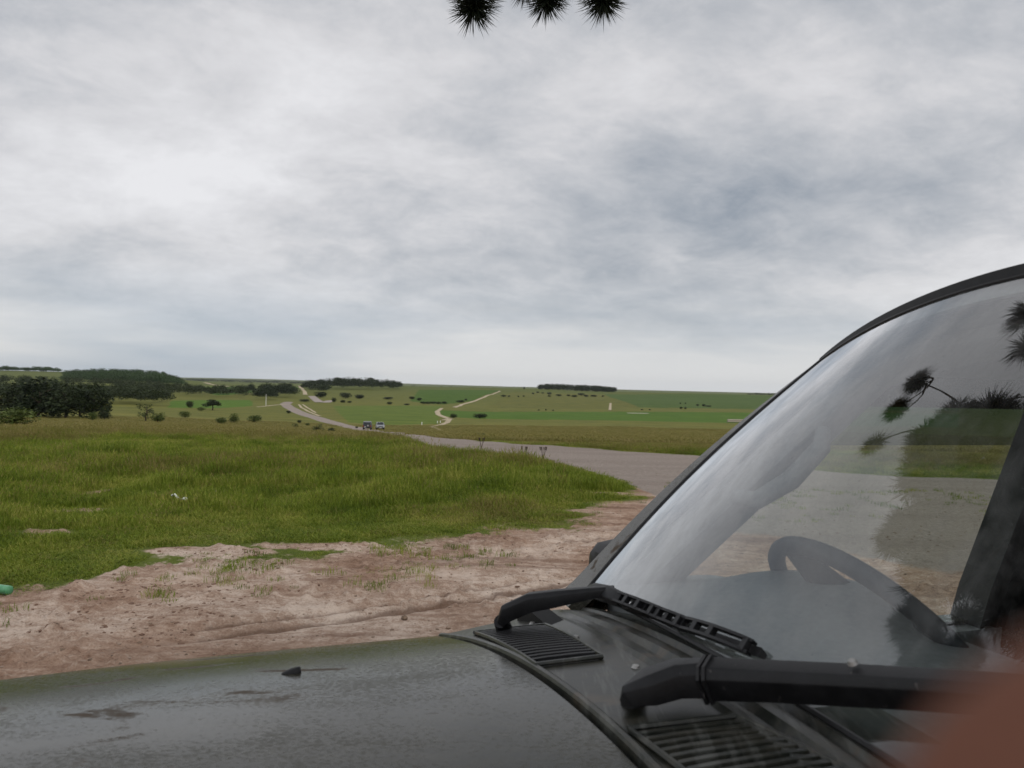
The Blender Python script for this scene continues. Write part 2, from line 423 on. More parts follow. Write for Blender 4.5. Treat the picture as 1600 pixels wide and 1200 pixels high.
def groundmat():
    t = NT('ground_cover'); w = t.coord('World')
    at = t.new('ShaderNodeAttribute', attribute_name='tint'); mk = t.new('ShaderNodeAttribute', attribute_name='mask')
    sp = t.new('ShaderNodeSeparateColor'); t.l.new(mk.outputs['Color'], sp.inputs[0])
    big = t.noise(w, 0.10, 5, 0.6); mid = t.noise(w, 1.1, 5, 0.65); fine = t.noise(w, 14, 5, 0.7); grit = t.noise(w, 70, 3, 0.7)
    strk = t.noise(t.mapping(w, (0.02, 0.16, 0.1), (0, 0, R(6))), 1.0, 5, 0.6)
    # vegetation
    v = t.math('ADD', t.math('ADD', t.math('MULTIPLY', big, 0.35), t.math('MULTIPLY', mid, 0.3)), t.math('ADD', t.math('MULTIPLY', fine, 0.15), t.math('MULTIPLY', strk, 0.35)))
    veg = t.mix(1.0, at.outputs['Color'], t.ramp(v, [(0.42, (0.62, 0.66, 0.60)), (0.57, (1.0, 1.0, 1.0)), (0.70, (1.45, 1.28, 1.25))]), 'MULTIPLY')
    # bare earth: pink-brown soil, paler dried crust, darker damp ruts
    drag = t.noise(t.mapping(w, (1.1, 9.0, 4), (0, 0, R(-30))), 1.6, 6, 0.65, 0.3)
    d = t.math('ADD', t.math('ADD', t.math('MULTIPLY', mid, 0.34), t.math('MULTIPLY', drag, 0.22)), t.math('ADD', t.math('MULTIPLY', fine, 0.24), t.math('MULTIPLY', grit, 0.2)))
    soil = t.ramp(d, [(0.385, (0.14, 0.082, 0.054)), (0.45, (0.28, 0.178, 0.126)), (0.52, (0.40, 0.278, 0.208)), (0.60, (0.58, 0.46, 0.38))])
    pale = t.mix(t.step(t.math('ADD', t.math('MULTIPLY', sp.outputs[2], 0.8), t.math('MULTIPLY', mid, 0.5)), 0.40, 0.76), soil, t.mix(t.step(d, 0.44, 0.56), (0.36, 0.26, 0.20), (0.64, 0.53, 0.45)))
    dampn = t.noise(t.mapping(w, (0.35, 1.5, 1), (0, 0, R(-14))), 1.3, 4, 0.6, 0.5)
    soil = t.mix(t.math('MULTIPLY', t.step(dampn, 0.56, 0.64), 0.5), pale, (0.17, 0.10, 0.07))
    soil = t.mix(t.math('MULTIPLY', t.step(t.math('ADD', mk.outputs['Alpha'], t.math('MULTIPLY', t.math('SUBTRACT', fine, 0.5), 0.9)), 0.35, 0.75), 0.75), soil, (0.125, 0.072, 0.048))
    # gravel road
    g = t.math('ADD', t.math('MULTIPLY', fine, 0.5), t.math('MULTIPLY', grit, 0.5))
    grav = t.ramp(g, [(0.30, (0.19, 0.155, 0.135)), (0.5, (0.29, 0.245, 0.215)), (0.72, (0.42, 0.375, 0.335))])
    tr = t.noise(t.mapping(w, (0.12, 0.9, 1), (0, 0, R(16))), 1.6, 3, 0.5)
    grav = t.mix(t.math('MULTIPLY', t.step(tr, 0.45, 0.62), 0.35), grav, (0.22, 0.18, 0.158))
    jag = t.math('MULTIPLY', t.math('SUBTRACT', t.math('ADD', t.math('MULTIPLY', mid, 0.5), t.math('MULTIPLY', fine, 0.5)), 0.5), 0.9)
    fd = t.step(t.math('ADD', sp.outputs[0], jag), 0.42, 0.58)
    fg = t.step(t.math('ADD', sp.outputs[1], t.math('MULTIPLY', jag, 0.6)), 0.40, 0.60)
    c = t.mix(fg, t.mix(fd, veg, soil), grav)
    t.set(color=c, rough=0.95, spec=0.12)
    h = t.math('ADD', t.math('MULTIPLY', fine, 1.0), t.math('MULTIPLY', grit, 0.35))
    t.bump(h, 0.9, 0.05); M['ground'] = t.mat
groundmat()
def roadmat():
    t = NT('gravel_road'); w = t.coord('World')
    n = t.noise(w, 0.6, 6, 0.7)
    t.set(color=t.ramp(n, [(0.3, (0.26, 0.22, 0.20)), (0.7, (0.39, 0.345, 0.315))]), rough=0.95, spec=0.1); M['gravel'] = t.mat
roadmat()
simple('track_earth', (0.40, 0.33, 0.22), 0.95, 0.25, 0.4)

# ------------------------------------------------------------------ terrain
def HY(px): return 605 + 0.0239 * (px - 800)          # the tilted horizon line in the photograph
# columns of (distance, pixels below the horizon), read off the photograph
COLS = [
 (100, [(20, 90.6), (30, 84), (60, 76), (100, 70), (150, 63), (220, 52), (300, 41), (420, 30), (600, 20), (900, 11), (1050, 7), (1250, 0), (1500, -5), (1750, -7), (2600, 0), (5000, 2), (9000, -1)]),
 (250, [(20, 90.6), (30, 84), (60, 76), (100, 70), (150, 63), (220, 52), (300, 42), (420, 31), (600, 21), (900, 13), (1050, 9), (1250, 1), (1400, 0), (1750, 4), (2600, 3), (5000, 0), (9000, -3)]),
 (400, [(20, 90.6), (30, 84), (60, 77), (100, 72), (150, 66), (220, 55), (300, 44), (420, 32.5), (600, 23), (900, 15), (1200, 10), (1500, 7), (1750, 6), (2600, 3), (5000, 0), (9000, -3.5)]),
 (590, [(20, 90.6), (30, 84.5), (60, 79), (100, 76), (145, 72), (180, 66), (220, 57), (300, 46), (420, 35), (600, 24), (900, 12), (1050, 8), (1250, 4), (1500, 2.5), (1750, 4), (2600, 4), (5000, 1), (9000, -2)]),
 (800, [(20, 90.6), (30, 84), (60, 77), (100, 71), (150, 64), (220, 55), (300, 47), (420, 39), (600, 28), (900, 13), (1100, 7), (1350, 2.5), (1500, 2), (1750, 4), (2600, 4), (5000, 1), (9000, -1)]),
 (1000, [(20, 90.6), (30, 83), (60, 75), (100, 68), (150, 61), (220, 53), (300, 46), (420, 38), (600, 29), (900, 16), (1100, 10), (1350, 4), (1500, 2.5), (1750, 4), (2600, 5), (5000, 1), (9000, -0.5)]),
]
GR = np.geomspace(20, 9000, 160)
def cubic(xs, ys, q):
    xs = np.array(xs); ys = np.array(ys); n = len(xs)
    dx = np.diff(xs); sl = np.diff(ys) / dx; m = np.zeros(n)
    m[1:-1] = np.where(sl[:-1] * sl[1:] > 0, 2 * sl[:-1] * sl[1:] / (sl[:-1] + sl[1:] + 1e-12), 0); m[0] = sl[0]; m[-1] = sl[-1]
    i = np.clip(np.searchsorted(xs, q) - 1, 0, n - 2); h = dx[i]; t = (q - xs[i]) / h
    return ys[i] * (1 + 2 * t) * (1 - t) ** 2 + m[i] * h * t * (1 - t) ** 2 + ys[i + 1] * t * t * (3 - 2 * t) + m[i + 1] * h * t * t * (t - 1)
TAB = np.array([cubic(np.log([a for a, b in c]), [CZ - b * a / FPX for a, b in c], np.log(GR)) for _, c in COLS])
CPX = np.array([c for c, _ in COLS], float)
def H(x, y):
    x = np.asarray(x, float); y = np.asarray(y, float)
    r = np.hypot(x, y)
    az = np.arctan2(x, y); azc = np.clip(az, R(-40), R(40))
    px = 800 + FPX * np.tan(azc)
    dep = np.clip(r * np.cos(azc), 0, 8999)
    q = np.clip((np.log(np.maximum(dep, 20)) - math.log(20)) / (math.log(9000) - math.log(20)) * (len(GR) - 1), 0, len(GR) - 1.001)
    j = q.astype(int); fj = q - j
    c = np.clip(np.interp(px, CPX, np.arange(len(CPX))), 0, len(CPX) - 1.001); i = c.astype(int); fi = c - i; fi = fi * fi * (3 - 2 * fi)
    z = (TAB[i, j] * (1 - fj) + TAB[i, j + 1] * fj) * (1 - fi) + (TAB[i + 1, j] * (1 - fj) + TAB[i + 1, j + 1] * fj) * fi
    z = np.where(dep <= 20, 0.0, z)
    back = np.clip((np.abs(az) - R(60)) / R(40), 0, 1)      # behind the camera the plateau goes on
    z = z * (1 - back)
    # undulation
    w = np.clip((r - 25) / 60, 0, 1)
    z = z + w * ((fbm(x / 38.0, y / 38.0, 3) - 0.5) * 0.5 + np.clip(r / 700, 0, 1) * (fbm(x / 210.0 + 5, y / 210.0, 3) - 0.5) * 3.0)
    wn_ = np.clip((r - 6.5) / 6, 0, 1) * np.clip((45 - r) / 20, 0, 1)
    z = z + wn_ * ((fbm(x / 2.6, y / 2.6, 3) - 0.5) * 0.13)
    return z
def Hs(x, y): return float(H(np.array([x]), np.array([y]))[0])
def proj(p):
    q = CAMR.transposed() @ (Vector(p) - Vector((0, 0, CZ)))
    return 800 + FPX * q.x / -q.z, 600 - FPX * q.y / -q.z
_YS = np.geomspace(3, 8500, 900)
def at(px, py):
    """where the sight line of a photograph pixel meets the ground"""
    d = ray(px, py); d = d / d.y
    zz = H(d.x * _YS, _YS); line = CZ + d.z * _YS
    k = np.nonzero(line <= zz)[0]
    if len(k) == 0: Y = 1500.0
    else:
        k = k[0]
        if k == 0: Y = _YS[0]
        else:
            a = line[k - 1] - zz[k - 1]; b = line[k] - zz[k]; Y = _YS[k - 1] + (_YS[k] - _YS[k - 1]) * a / (a - b)
    return Vector((d.x * Y, Y, Hs(d.x * Y, Y)))
def dep(px, Y):
    x = (px - 800) / FPX * Y; return Vector((x, Y, Hs(x, Y)))
def flat(px, py):
    d = ray(px, py); k = -CZ / d.z; return d.x * k, d.y * k

# grass edge along the bare earth, and the near and far edges of the gravel road, on the flat plateau
GE = sorted(flat(*p) for p in [(-250, 960), (0, 925), (130, 906), (240, 872), (420, 856), (560, 850), (700, 842), (830, 834), (900, 806), (960, 790), (1010, 776)])
GEx, GEy = np.array([a for a, b in GE]), np.array([b for a, b in GE])
RN = sorted([flat(*p) for p in [(1020, 772), (985, 756), (940, 741), (885, 726), (830, 713), (780, 703), (740, 697.5)]])
RNx, RNy = np.array([a for a, b in RN]), np.array([b for a, b in RN])
RF = sorted([flat(*p) for p in [(1500, 747), (1300, 735), (1090, 713), (1000, 706.5), (900, 700), (800, 694.5), (740, 691.5)]] + [(14., 13.0), (40., 9.)])
RFx, RFy = np.array([a for a, b in RF]), np.array([b for a, b in RF])
# the road runs on, down the slope and away
ROAD = [(800, 18.6), (740, 20.4), (690, 27), (655, 40), (630, 62), (607, 100), (580, 140), (555, 165), (525, 190), (495, 228), (470, 280), (454, 340), (446, 400), (452, 440)]
def path_dist(x, y, pts):
    best = np.full(x.shape, 1e9)
    for (ax, ay), (bx, by) in zip(pts[:-1], pts[1:]):
        dx, dy = bx - ax, by - ay; t = np.clip(((x - ax) * dx + (y - ay) * dy) / (dx * dx + dy * dy), 0, 1)
        best = np.minimum(best, np.hypot(x - ax - t * dx, y - ay - t * dy))
    return best
ROADW = [(dep(px, Y).x, Y) for px, Y in ROAD]
def in_poly(x, y, poly):
    ins = np.zeros(x.shape, bool); n = len(poly); j = n - 1
    for i in range(n):
        xi, yi = poly[i]; xj, yj = poly[j]
        with np.errstate(divide='ignore', invalid='ignore'):
            c = ((yi > y) != (yj > y)) & (x < (xj - xi) * (y - yi) / (yj - yi) + xi)
        ins ^= c; j = i
    return ins
def masks(x, y):
    """(dirt, gravel, paleness, tint rgb) of the ground at world x, y"""
    r = np.hypot(x, y)
    ge = np.interp(x, GEx, GEy)
    nz = (fbm(x / 0.9, y / 0.9, 4) - 0.5) * 2.6
    dirt = np.clip(0.5 + (ge - y + nz) / 1.4, 0, 1)
    dirt = np.where(x > GEx[-1], np.clip(0.5 + (RNy[-1] + 1.2 - y + nz) / 2, 0, 1), dirt)
    # worn patches within the grass near the road mouth and on the bank at left
    def patch(cx, cy, rx, ry, k=1.0): return k * np.clip(1.25 - np.hypot((x - cx) / rx, (y - cy) / ry), 0, 1)
    for (px, py, rx, ry, k) in [(965, 772, 0.7, 0.3, 1.1), (1000, 790, 0.8, 0.5, 0.9), (930, 800, 0.6, 0.3, 0.75), (120, 797, 0.5, 0.35, 0.85), (160, 768, 0.3, 0.5, 0.75), (330, 863, 0.7, 0.25, 1.1), (500, 855, 0.8, 0.25, 1.0), (70, 832, 0.5, 0.3, 0.6), (340, 770, 0.5, 0.5, 0.7)]:
        cx, cy = flat(px, py); dirt = np.maximum(dirt, patch(cx, cy, rx, ry, k))
    near = np.interp(x, RNx, RNy, left=1e3); far = np.interp(x, RFx, RFy, left=-1e3)
    nr = (fbm(x / 1.3 + 40, y / 1.3, 3) - 0.5) * 0.9
    grav = np.minimum(np.clip(0.5 + (y - near + nr) / 0.9, 0, 1), np.clip(0.5 + (far - y + nr * 0.5) / 0.7, 0, 1))
    grav = np.where(x > RNx[-1], np.minimum(np.clip(0.5 + (y - 8.5 + nr * 2 - (x - RNx[-1]) * -0.9) / 3.0, 0, 1), np.clip(0.5 + (far - y + nr * 0.5) / 0.7, 0, 1)), grav)
    grav = np.where(y < 2, 0, grav)
    w = np.interp(np.clip(y, 15, 400), [15, 22, 40, 100, 400], [1.7, 1.5, 1.7, 2.2, 2.6])
    rd = path_dist(x, y, ROADW)
    grav = np.maximum(grav, np.clip(0.5 + (w - rd + nr * 0.25) / (0.5 + 0.004 * y), 0, 1) * (y > 17))
    dirt = np.where((y > far + 0.4) & (x > RNx[0]), 0, dirt)
    pale = np.clip(fbm(x / 2.3 + 9, y / 2.3, 3) * 1.3 - 0.15, 0, 1) * np.clip(1.6 - np.abs(ge - 1.3 - y) / 1.6, 0, 1)
    return dirt, grav, pale

LUSH, DRYG, OLIVE, FARG = np.array((0.120, 0.150, 0.030)), np.array((0.180, 0.170, 0.042)), np.array((0.125, 0.132, 0.030)), np.array((0.094, 0.114, 0.027))
CROP, CROPD = np.array((0.080, 0.150, 0.018)), np.array((0.064, 0.104, 0.023))
def wp(pts): return [(p.x, p.y) for p in (at(*q) for q in pts)]
FIELDS = [
 (wp([(262, 637), (268, 626), (392, 625), (396, 634), (330, 638)]), CROP * 0.95),
 (wp([(690, 641), (900, 643.5), (1260, 644), (1500, 646), (1500, 668), (1260, 664), (900, 656), (740, 654), (690, 650)]), CROP * 0.85),
 (wp([(520, 634), (690, 634), (685, 662), (610, 664), (545, 660)]), CROP * 0.55 + OLIVE * 0.42),
 (wp([(655, 609), (780, 610), (735, 627), (690, 632), (640, 627)]), CROP * 0.72),
 (wp([(945, 616), (1230, 618), (1500, 622), (1500, 641), (1230, 640), (1000, 637)]), CROPD),
 (wp([(300, 606), (380, 604), (400, 612), (340, 618)]), CROP * 0.8),
 (wp([(800, 613), (945, 616), (1000, 637), (860, 640), (760, 636)]), OLIVE * 0.9),
 (wp([(410, 607), (440, 603), (470, 605), (450, 612)]), CROP * 0.8),
]
def tint(x, y):
    r = np.hypot(x, y)
    n = fbm(x / 6.0, y / 6.0, 3)
    a = np.clip((r - 15 + (n - 0.5) * 16) / 14, 0, 1)[:, None]
    c = LUSH * (1 - a) + DRYG * a
    b = np.clip((r - 90) / 160, 0, 1)[:, None]; c = c * (1 - b) + OLIVE * b
    b = np.clip((r - 500) / 700, 0, 1)[:, None]; c = c * (1 - b) + FARG * b
    for poly, cc in FIELDS: c = np.where(in_poly(x, y, poly)[:, None], cc, c)
    return c

azs = np.concatenate([np.arange(-180, -40, 3.0), np.arange(-40, 40, 0.14), np.arange(40, 180, 3.0)])
rs = np.concatenate([[0.25, 0.7, 1.2, 1.7], np.geomspace(2.2, 20, 400)[:-1], np.geomspace(20, 9500, 400)])
A, RR = np.meshgrid(np.radians(azs), rs)
TX, TY = (RR * np.sin(A)).ravel(), (RR * np.cos(A)).ravel()
TZ = H(TX, TY)
dirt, grav, pale = masks(TX, TY)
rr = np.hypot(TX, TY)
nearw = np.clip((10.5 - rr) / 3, 0, 1) * np.clip((dirt - 0.3) * 4, 0, 1)
ux, uy = TX * math.cos(R(31)) + TY * math.sin(R(31)), -TX * math.sin(R(31)) + TY * math.cos(R(31))
rut = np.exp(-((uy - 4.86 + 0.05 * np.sin(ux * 1.1)) / 0.085) ** 2) + 0.7 * np.exp(-((uy - 5.06 + 0.05 * np.sin(ux * 1.1)) / 0.05) ** 2) + 0.6 * np.exp(-((uy - 6.15 + 0.07 * np.sin(ux * 0.8 + 1)) / 0.10) ** 2)
rut = rut * np.clip(fbm(ux / 1.2, uy / 0.5 + 4, 3) * 2.6 - 0.75, 0, 1)
clodn = np.clip(fbm(TX / 2.2 + 13, TY / 1.1, 2) - 0.42, 0, 0.3) / 0.3
clod = np.clip(fbm(TX / 0.16, TY / 0.16, 3) - 0.50, 0, 1) * 0.17 * np.maximum(np.clip((-TX - 1.4) / 1.6, 0.0, 1), 0.5 * rut) * clodn + np.clip(fbm(TX / 0.07, TY / 0.07, 2) - 0.5, 0, 1) * 0.11 * np.clip(fbm(TX / 0.9 + 3, TY / 0.5, 2) * 2.2 - 0.5, 0.15, 1)
TZ = TZ + nearw * ((fbm(TX / 0.5, TY / 0.5, 4) - 0.5) * 0.055 - rut * 0.06 + clod)
tn = tint(TX, TY)
nA, nR = len(azs), len(rs)
idx = np.arange(nA * nR).reshape(nR, nA)
nxt = np.roll(idx, -1, axis=1)
quads = np.stack([idx[:-1], idx[1:], nxt[1:], nxt[:-1]], -1).reshape(-1, 4)
me = bpy.data.meshes.new('ground')
nv = nA * nR + 1
co = np.empty((nv, 3)); co[:-1, 0], co[:-1, 1], co[:-1, 2] = TX, TY, TZ; co[-1] = (0, 0, 0)
tris = np.stack([np.full(nA, nv - 1), idx[0], nxt[0]], -1)
me.vertices.add(nv); me.vertices.foreach_set('co', co.ravel())
nl = quads.size + tris.size; me.loops.add(nl); me.loops.foreach_set('vertex_index', np.concatenate([quads.ravel(), tris.ravel()]))
npoly = len(quads) + len(tris); me.polygons.add(npoly)
me.polygons.foreach_set('loop_start', np.concatenate([np.arange(len(quads)) * 4, quads.size + np.arange(len(tris)) * 3]))
me.polygons.foreach_set('use_smooth', np.ones(npoly, bool))
me.update(calc_edges=True); me.validate()
ca = me.color_attributes.new('tint', 'FLOAT_COLOR', 'POINT'); buf = np.ones((nv, 4)); buf[:-1, :3] = tn; ca.data.foreach_set('color', buf.ravel())
ca = me.color_attributes.new('mask', 'FLOAT_COLOR', 'POINT'); buf = np.ones((nv, 4)); buf[:-1, 0] = dirt; buf[:-1, 1] = grav; buf[:-1, 2] = pale; buf[:-1, 3] = np.clip(rut, 0, 1) * (rr < 12); buf[-1, :3] = (1, 0, 0); ca.data.foreach_set('color', buf.ravel())
me.materials.append(M['ground'])
if me.polygons[0].normal.z < 0: me.flip_normals()
ground = link('ground', me); tag(ground, kind='structure')

from mathutils.bvhtree import BVHTree
_gb = None
def zg(x, y):
    global _gb
    if _gb is None:
        dg = bpy.context.evaluated_depsgraph_get(); _gb = BVHTree.FromObject(ground, dg)
    h = _gb.ray_cast(Vector((x, y, 500)), Vector((0, 0, -1)))
    return h[0].z if h[0] else Hs(x, y)

def strip(name, pts, width, mat, lift):
    """a track laid on the ground along world points"""
    P = [Vector((p[0], p[1], 0)) for p in pts]; Q = []
    for a, b in zip(P[:-1], P[1:]):
        n = max(2, int((b - a).length / max(2.5, 0.006 * a.length)))
        Q += [a.lerp(b, i / n) for i in range(n)]
    Q.append(P[-1]); mb = MB(); vs = []; fs = []
    for i, p in enumerate(Q):
        t = (Q[min(i + 1, len(Q) - 1)] - Q[max(i - 1, 0)]).normalized(); s = Vector((t.y, -t.x, 0))
        w = width * (0.85 + 0.3 * rnd.random())
        for k in range(4):
            q = p + s * (k / 3 - 0.5) * w; vs.append((q.x, q.y, zg(q.x, q.y) + lift * (1 if 0 < k < 3 else 0.35)))
        if i:
            for k in range(3):
                a = (i - 1) * 4 + k; fs.append((a, a + 1, a + 5, a + 4))
    mb.add(vs, fs); o = mb.build(name, mat, smooth=True); tag(o, kind='structure'); return o
def wpts(l): return [(at(*p).x, at(*p).y) for p in l]
strip('road', wpts([(500, 629), (493, 624), (487, 619)]), 6, M['gravel'], 0.2)
strip('road', wpts([(500, 629), (508, 628.5), (517, 626)]), 6, M['gravel'], 0.2)
strip('track', wpts([(477, 617), (476, 612), (472, 607), (467, 603)]), 4, M['track_earth'], 0.25)
strip('track', wpts([(781, 611), (770, 616), (748, 624), (722, 632), (709, 637)]), 3.0, M['track_earth'], 0.25)
strip('track', wpts([(690, 638), (683, 643), (685, 648), (697, 653), (703, 655)]), 2.2, M['track_earth'], 0.2)
strip('track', wpts([(703, 655), (699, 660), (688, 664), (672, 667)]), 1.5, M['track_earth'], 0.1)
strip('track', wpts([(693, 657), (700, 655), (708, 655)]), 2.2, M['track_earth'], 0.1)
strip('track', wpts([(673, 666.5), (684, 670), (698, 675), (714, 679.5)]), 0.8, M['track_earth'], 0.06)
strip('track', wpts([(467, 632), (471, 637), (482, 643), (500, 650)]), 1.1, M['track_earth'], 0.08)
strip('track', wpts([(473, 632), (480, 637), (494, 645)]), 1.0, M['track_earth'], 0.08)
strip('track', wpts([(954, 630), (953.5, 635), (953, 641)]), 2.0, M['track_earth'], 0.25)
strip('track', wpts([(322, 598), (335, 601.5), (360, 604.5)]), 10, M['track_earth'], 0.4)
strip('track', wpts([(400, 636), (420, 634), (445, 632)]), 1.6, M['track_earth'], 0.1)
strip('track', wpts([(978, 645.5), (1011, 646)]), 6, M['chalk'], 0.2)

# ------------------------------------------------------------------ the parked off-road vehicle in the foreground
TH = R(18)
LA = Vector((-math.sin(TH), math.cos(TH), 0)); FW = Vector((-math.cos(TH), -math.sin(TH), 0)); UP = Vector((0, 0, 1))
LC = 0.71
def V(l, f, z): return LA * l + FW * f + UP * z
AX = (LA, FW, UP)
van_o = V(LC, -0.9, 0)
van = empty('parked_vehicle', van_o)
tag(van, 'dusty dark green off-road vehicle in the foreground with black wipers and vented cowl', 'vehicle')

def bz(l, f):            # bonnet height
    u = abs((l - LC) / 0.78)
    g = max(0.0, f + 0.33)
    return CZ - 0.372 - 0.118 * u ** 1.95 - 0.012 * g - 0.05 * max(0, f) ** 2
def cz(l, f):            # cowl height
    u = abs((l - LC) / 0.78); k = min(1, max(0, (-f - 0.33) / 0.25))
    return CZ - 0.375 + 0.036 * k - 0.118 * u ** 1.95
def WS(s, t):            # windscreen surface
    a = abs(s); w = lerp(0.75, 0.60, t)
    b = math.sin(math.pi * min(1, max(0, t)))
    return V(LC + s * w, lerp(-0.56, -1.03, t) - lerp(0.07, 0.06, t) * a ** 2.4 + 0.02 * b,
             CZ + lerp(-0.325, 0.19, t) - lerp(0.075, 0.12, t) * a ** 1.95 + 0.006 * b)
def WSn(s, t):
    e = 0.01; a = WS(s + e, t) - WS(s - e, t); b = WS(s, min(1, t + e)) - WS(s, t - e)
    n = a.cross(b).normalized(); return n if n.dot(FW) > 0 else -n
def hit_surface(px, py, zf):
    """point of a height surface zf(l, f) on the sight line through a pixel"""
    d = ray(px, py); prev = None; t = 0.3
    while t < 6:
        p = Vector((0, 0, CZ)) + d * t
        l, f = p.dot(LA), p.dot(FW); g = p.z - zf(l, f)
        if g <= 0: return l, f
        t += 0.004
    return l, f

# bonnet skin; its rear edge bows back a little at the middle
FB0, FB1 = -0.328, 0.62
def fb(l): return FB0 - 0.034 * max(0.0, 1 - ((l - LC) / 0.74) ** 2)
def bon(a, b):
    l = LC + lerp(-0.725, 0.725, a); f = lerp(fb(l), FB1, b); return V(l, f, bz(l, f))
mb = MB(); mb.slab(bon, 60, 40, (0, 0, -0.018))
bonnet = mb.build('bonnet', M['paint'], van, smooth=True)
# rubber seal and dark gutter under the rear edge
mb = MB(); mb.sweep([V(LC + s, fb(LC + s) - 0.002, bz(LC + s, FB0) - 0.012) for s in np.linspace(-0.72, 0.72, 40)], [(-0.004, -0.014), (0.006, -0.014), (0.007, 0.004), (0.001, 0.008), (-0.004, 0.004)], UP)
mb.build('bonnet_seal', M['rubber'], van, smooth=True)
mb = MB(); mb.grid(lambda a, b: V(LC + lerp(-0.76, 0.76, a), lerp(-0.29, -0.40, b), cz(LC + lerp(-0.76, 0.76, a), -0.33) - 0.026), 30, 1)
mb.build('gutter', M['dark_void'], van)
# washer jets
def jet(px, py):
    l, f = hit_surface(px, py, bz); p = V(l, f, bz(l, f)); mb = MB()
    rings = []
    for q, (k, w, h) in enumerate((0.62 * k_, 0.62 * w_, 0.6 * h_) for k_, w_, h_ in [(0.024, 0.003, 0.002), (0.016, 0.009, 0.006), (0.004, 0.012, 0.011), (-0.010, 0.013, 0.014), (-0.017, 0.012, 0.014), (-0.019, 0.011, 0.004)]):
        rings.append([p + FW * k + LA * (w * math.cos(a)) + UP * (h * max(0, math.sin(a)) - (0.002 if math.sin(a) < -0.1 else 0)) for a in [math.pi * i / 6 for i in range(7)]])
    vs = [v for r in rings for v in r]; fs = [(i * 7 + k, i * 7 + k + 1, i * 7 + k + 8, i * 7 + k + 7) for i in range(5) for k in range(6)]
    fs += [tuple(range(7)), tuple(35 + k for k in range(7))]
    mb.add(vs, fs); mb.build('washer_jet', M['plastic'], bonnet, smooth=True)
jet(457, 1052)
l_, f_ = hit_surface(457, 1052, bz)
def jet_lf(l, f): pass

# wings (fenders): rounded shoulder and flank down each side, with a wheel arch
ARCH_F, ARCH_R, WHEEL_Z = 0.12, 0.41, 0.36
for sg in (1, -1):
    prof = [(0.728, 0), (0.745, -0.008), (0.762, -0.024), (0.776, -0.055), (0.784, -0.11), (0.79, -0.2), (0.795, -0.32), (0.79, -0.45), (0.78, -0.62)]
    fs_ = list(np.linspace(-0.60, 0.66, 40)); mb = MB(); vs = []
    for f in fs_:
        zt = bz(LC + 0.728, max(f, -0.33)); zarch = WHEEL_Z + math.sqrt(max(0, ARCH_R ** 2 - (f - ARCH_F) ** 2)) if abs(f - ARCH_F) < ARCH_R else 0.42
        for (w, dz) in prof: vs.append(V(LC + sg * w, f, max(zt + dz, zarch)))
    n = len(prof); mb.add(vs, [(i * n + k, i * n + k + 1, (i + 1) * n + k + 1, (i + 1) * n + k) for i in range(len(fs_) - 1) for k in range(n - 1)])
    mb.build('wing', M['paint'], van, smooth=True)
# front: grille, headlamps, bumper
mb = MB(); mb.slab(lambda a, b: V(LC + lerp(-0.76, 0.76, a), 0.66 - 0.05 * abs(2 * a - 1) ** 3, lerp(0.60, bz(LC + lerp(-0.72, 0.72, a), 0.62) - 0.004, b)), 24, 4, -FW * 0.05)
front = mb.build('front_panel', M['paint'], van, smooth=True)
mb = MB()
for k in range(6): mb.box(V(LC, 0.672, 0.80 + 0.035 * k), 0.74, 0.02, 0.014, AX)
mb.build('grille', M['plastic'], front)
for sg in (1, -1):
    mb = MB(); mb.box(V(LC + sg * 0.55, 0.655, 0.88), 0.26, 0.05, 0.16, AX); mb.build('headlamp', M['lamp_lens'], van, bevel=0.02)
mb = MB(); mb.box(V(LC, 0.70, 0.52), 1.56, 0.16, 0.2, AX); mb.build('bumper', M['plastic'], van, bevel=0.03)

# cowl panel behind the bonnet
def cwl(a, b):
    l = LC + lerp(-0.765, 0.765, a); f = lerp(fb(l) - 0.009, -0.66, b); return V(l, f, cz(l, f) - 0.03 * max(0, b - 0.78))
mb = MB(); mb.slab(cwl, 60, 24, (0, 0, -0.012))
cowl = mb.build('cowl_panel', M['cowl'], van, smooth=True)
# rolled front lip of the cowl
mb = MB(); mb.tube([V(LC + s, fb(LC + s) - 0.015, cz(LC + s, fb(LC + s) - 0.015) - 0.001) for s in np.linspace(-0.75, 0.75, 50)], 0.006, 8)
mb.build('cowl_lip', M['cowl'], cowl, smooth=True)
# pressed ridges and gutter line parallel to the screen
for (f, r_) in ((-0.500, 0.005), (-0.532, 0.007), (-0.562, 0.006)):
    mb = MB(); mb.sweep([V(LC + s, f - 0.06 * abs(s / 0.75) ** 2.4, cz(LC + s, f) + 0.001) for s in np.linspace(-0.70, 0.70, 50)], [(-2.2 * r_, -0.003), (2.2 * r_, -0.003), (1.2 * r_, r_ * 0.9), (-1.2 * r_, r_ * 0.9)], UP)
    mb.build('cowl_ridge', M['cowl'], cowl, smooth=True)

# screws along the foot of the screen
for sx in np.linspace(-0.6, 0.6, 7):
    mb = MB(); q = V(LC + sx, -0.475, cz(LC + sx, -0.475)); mb.disc(q, UP, 0.0045, 0.006, 0.003, 12); mb.build('screw', M['steel'], cowl, smooth=True)
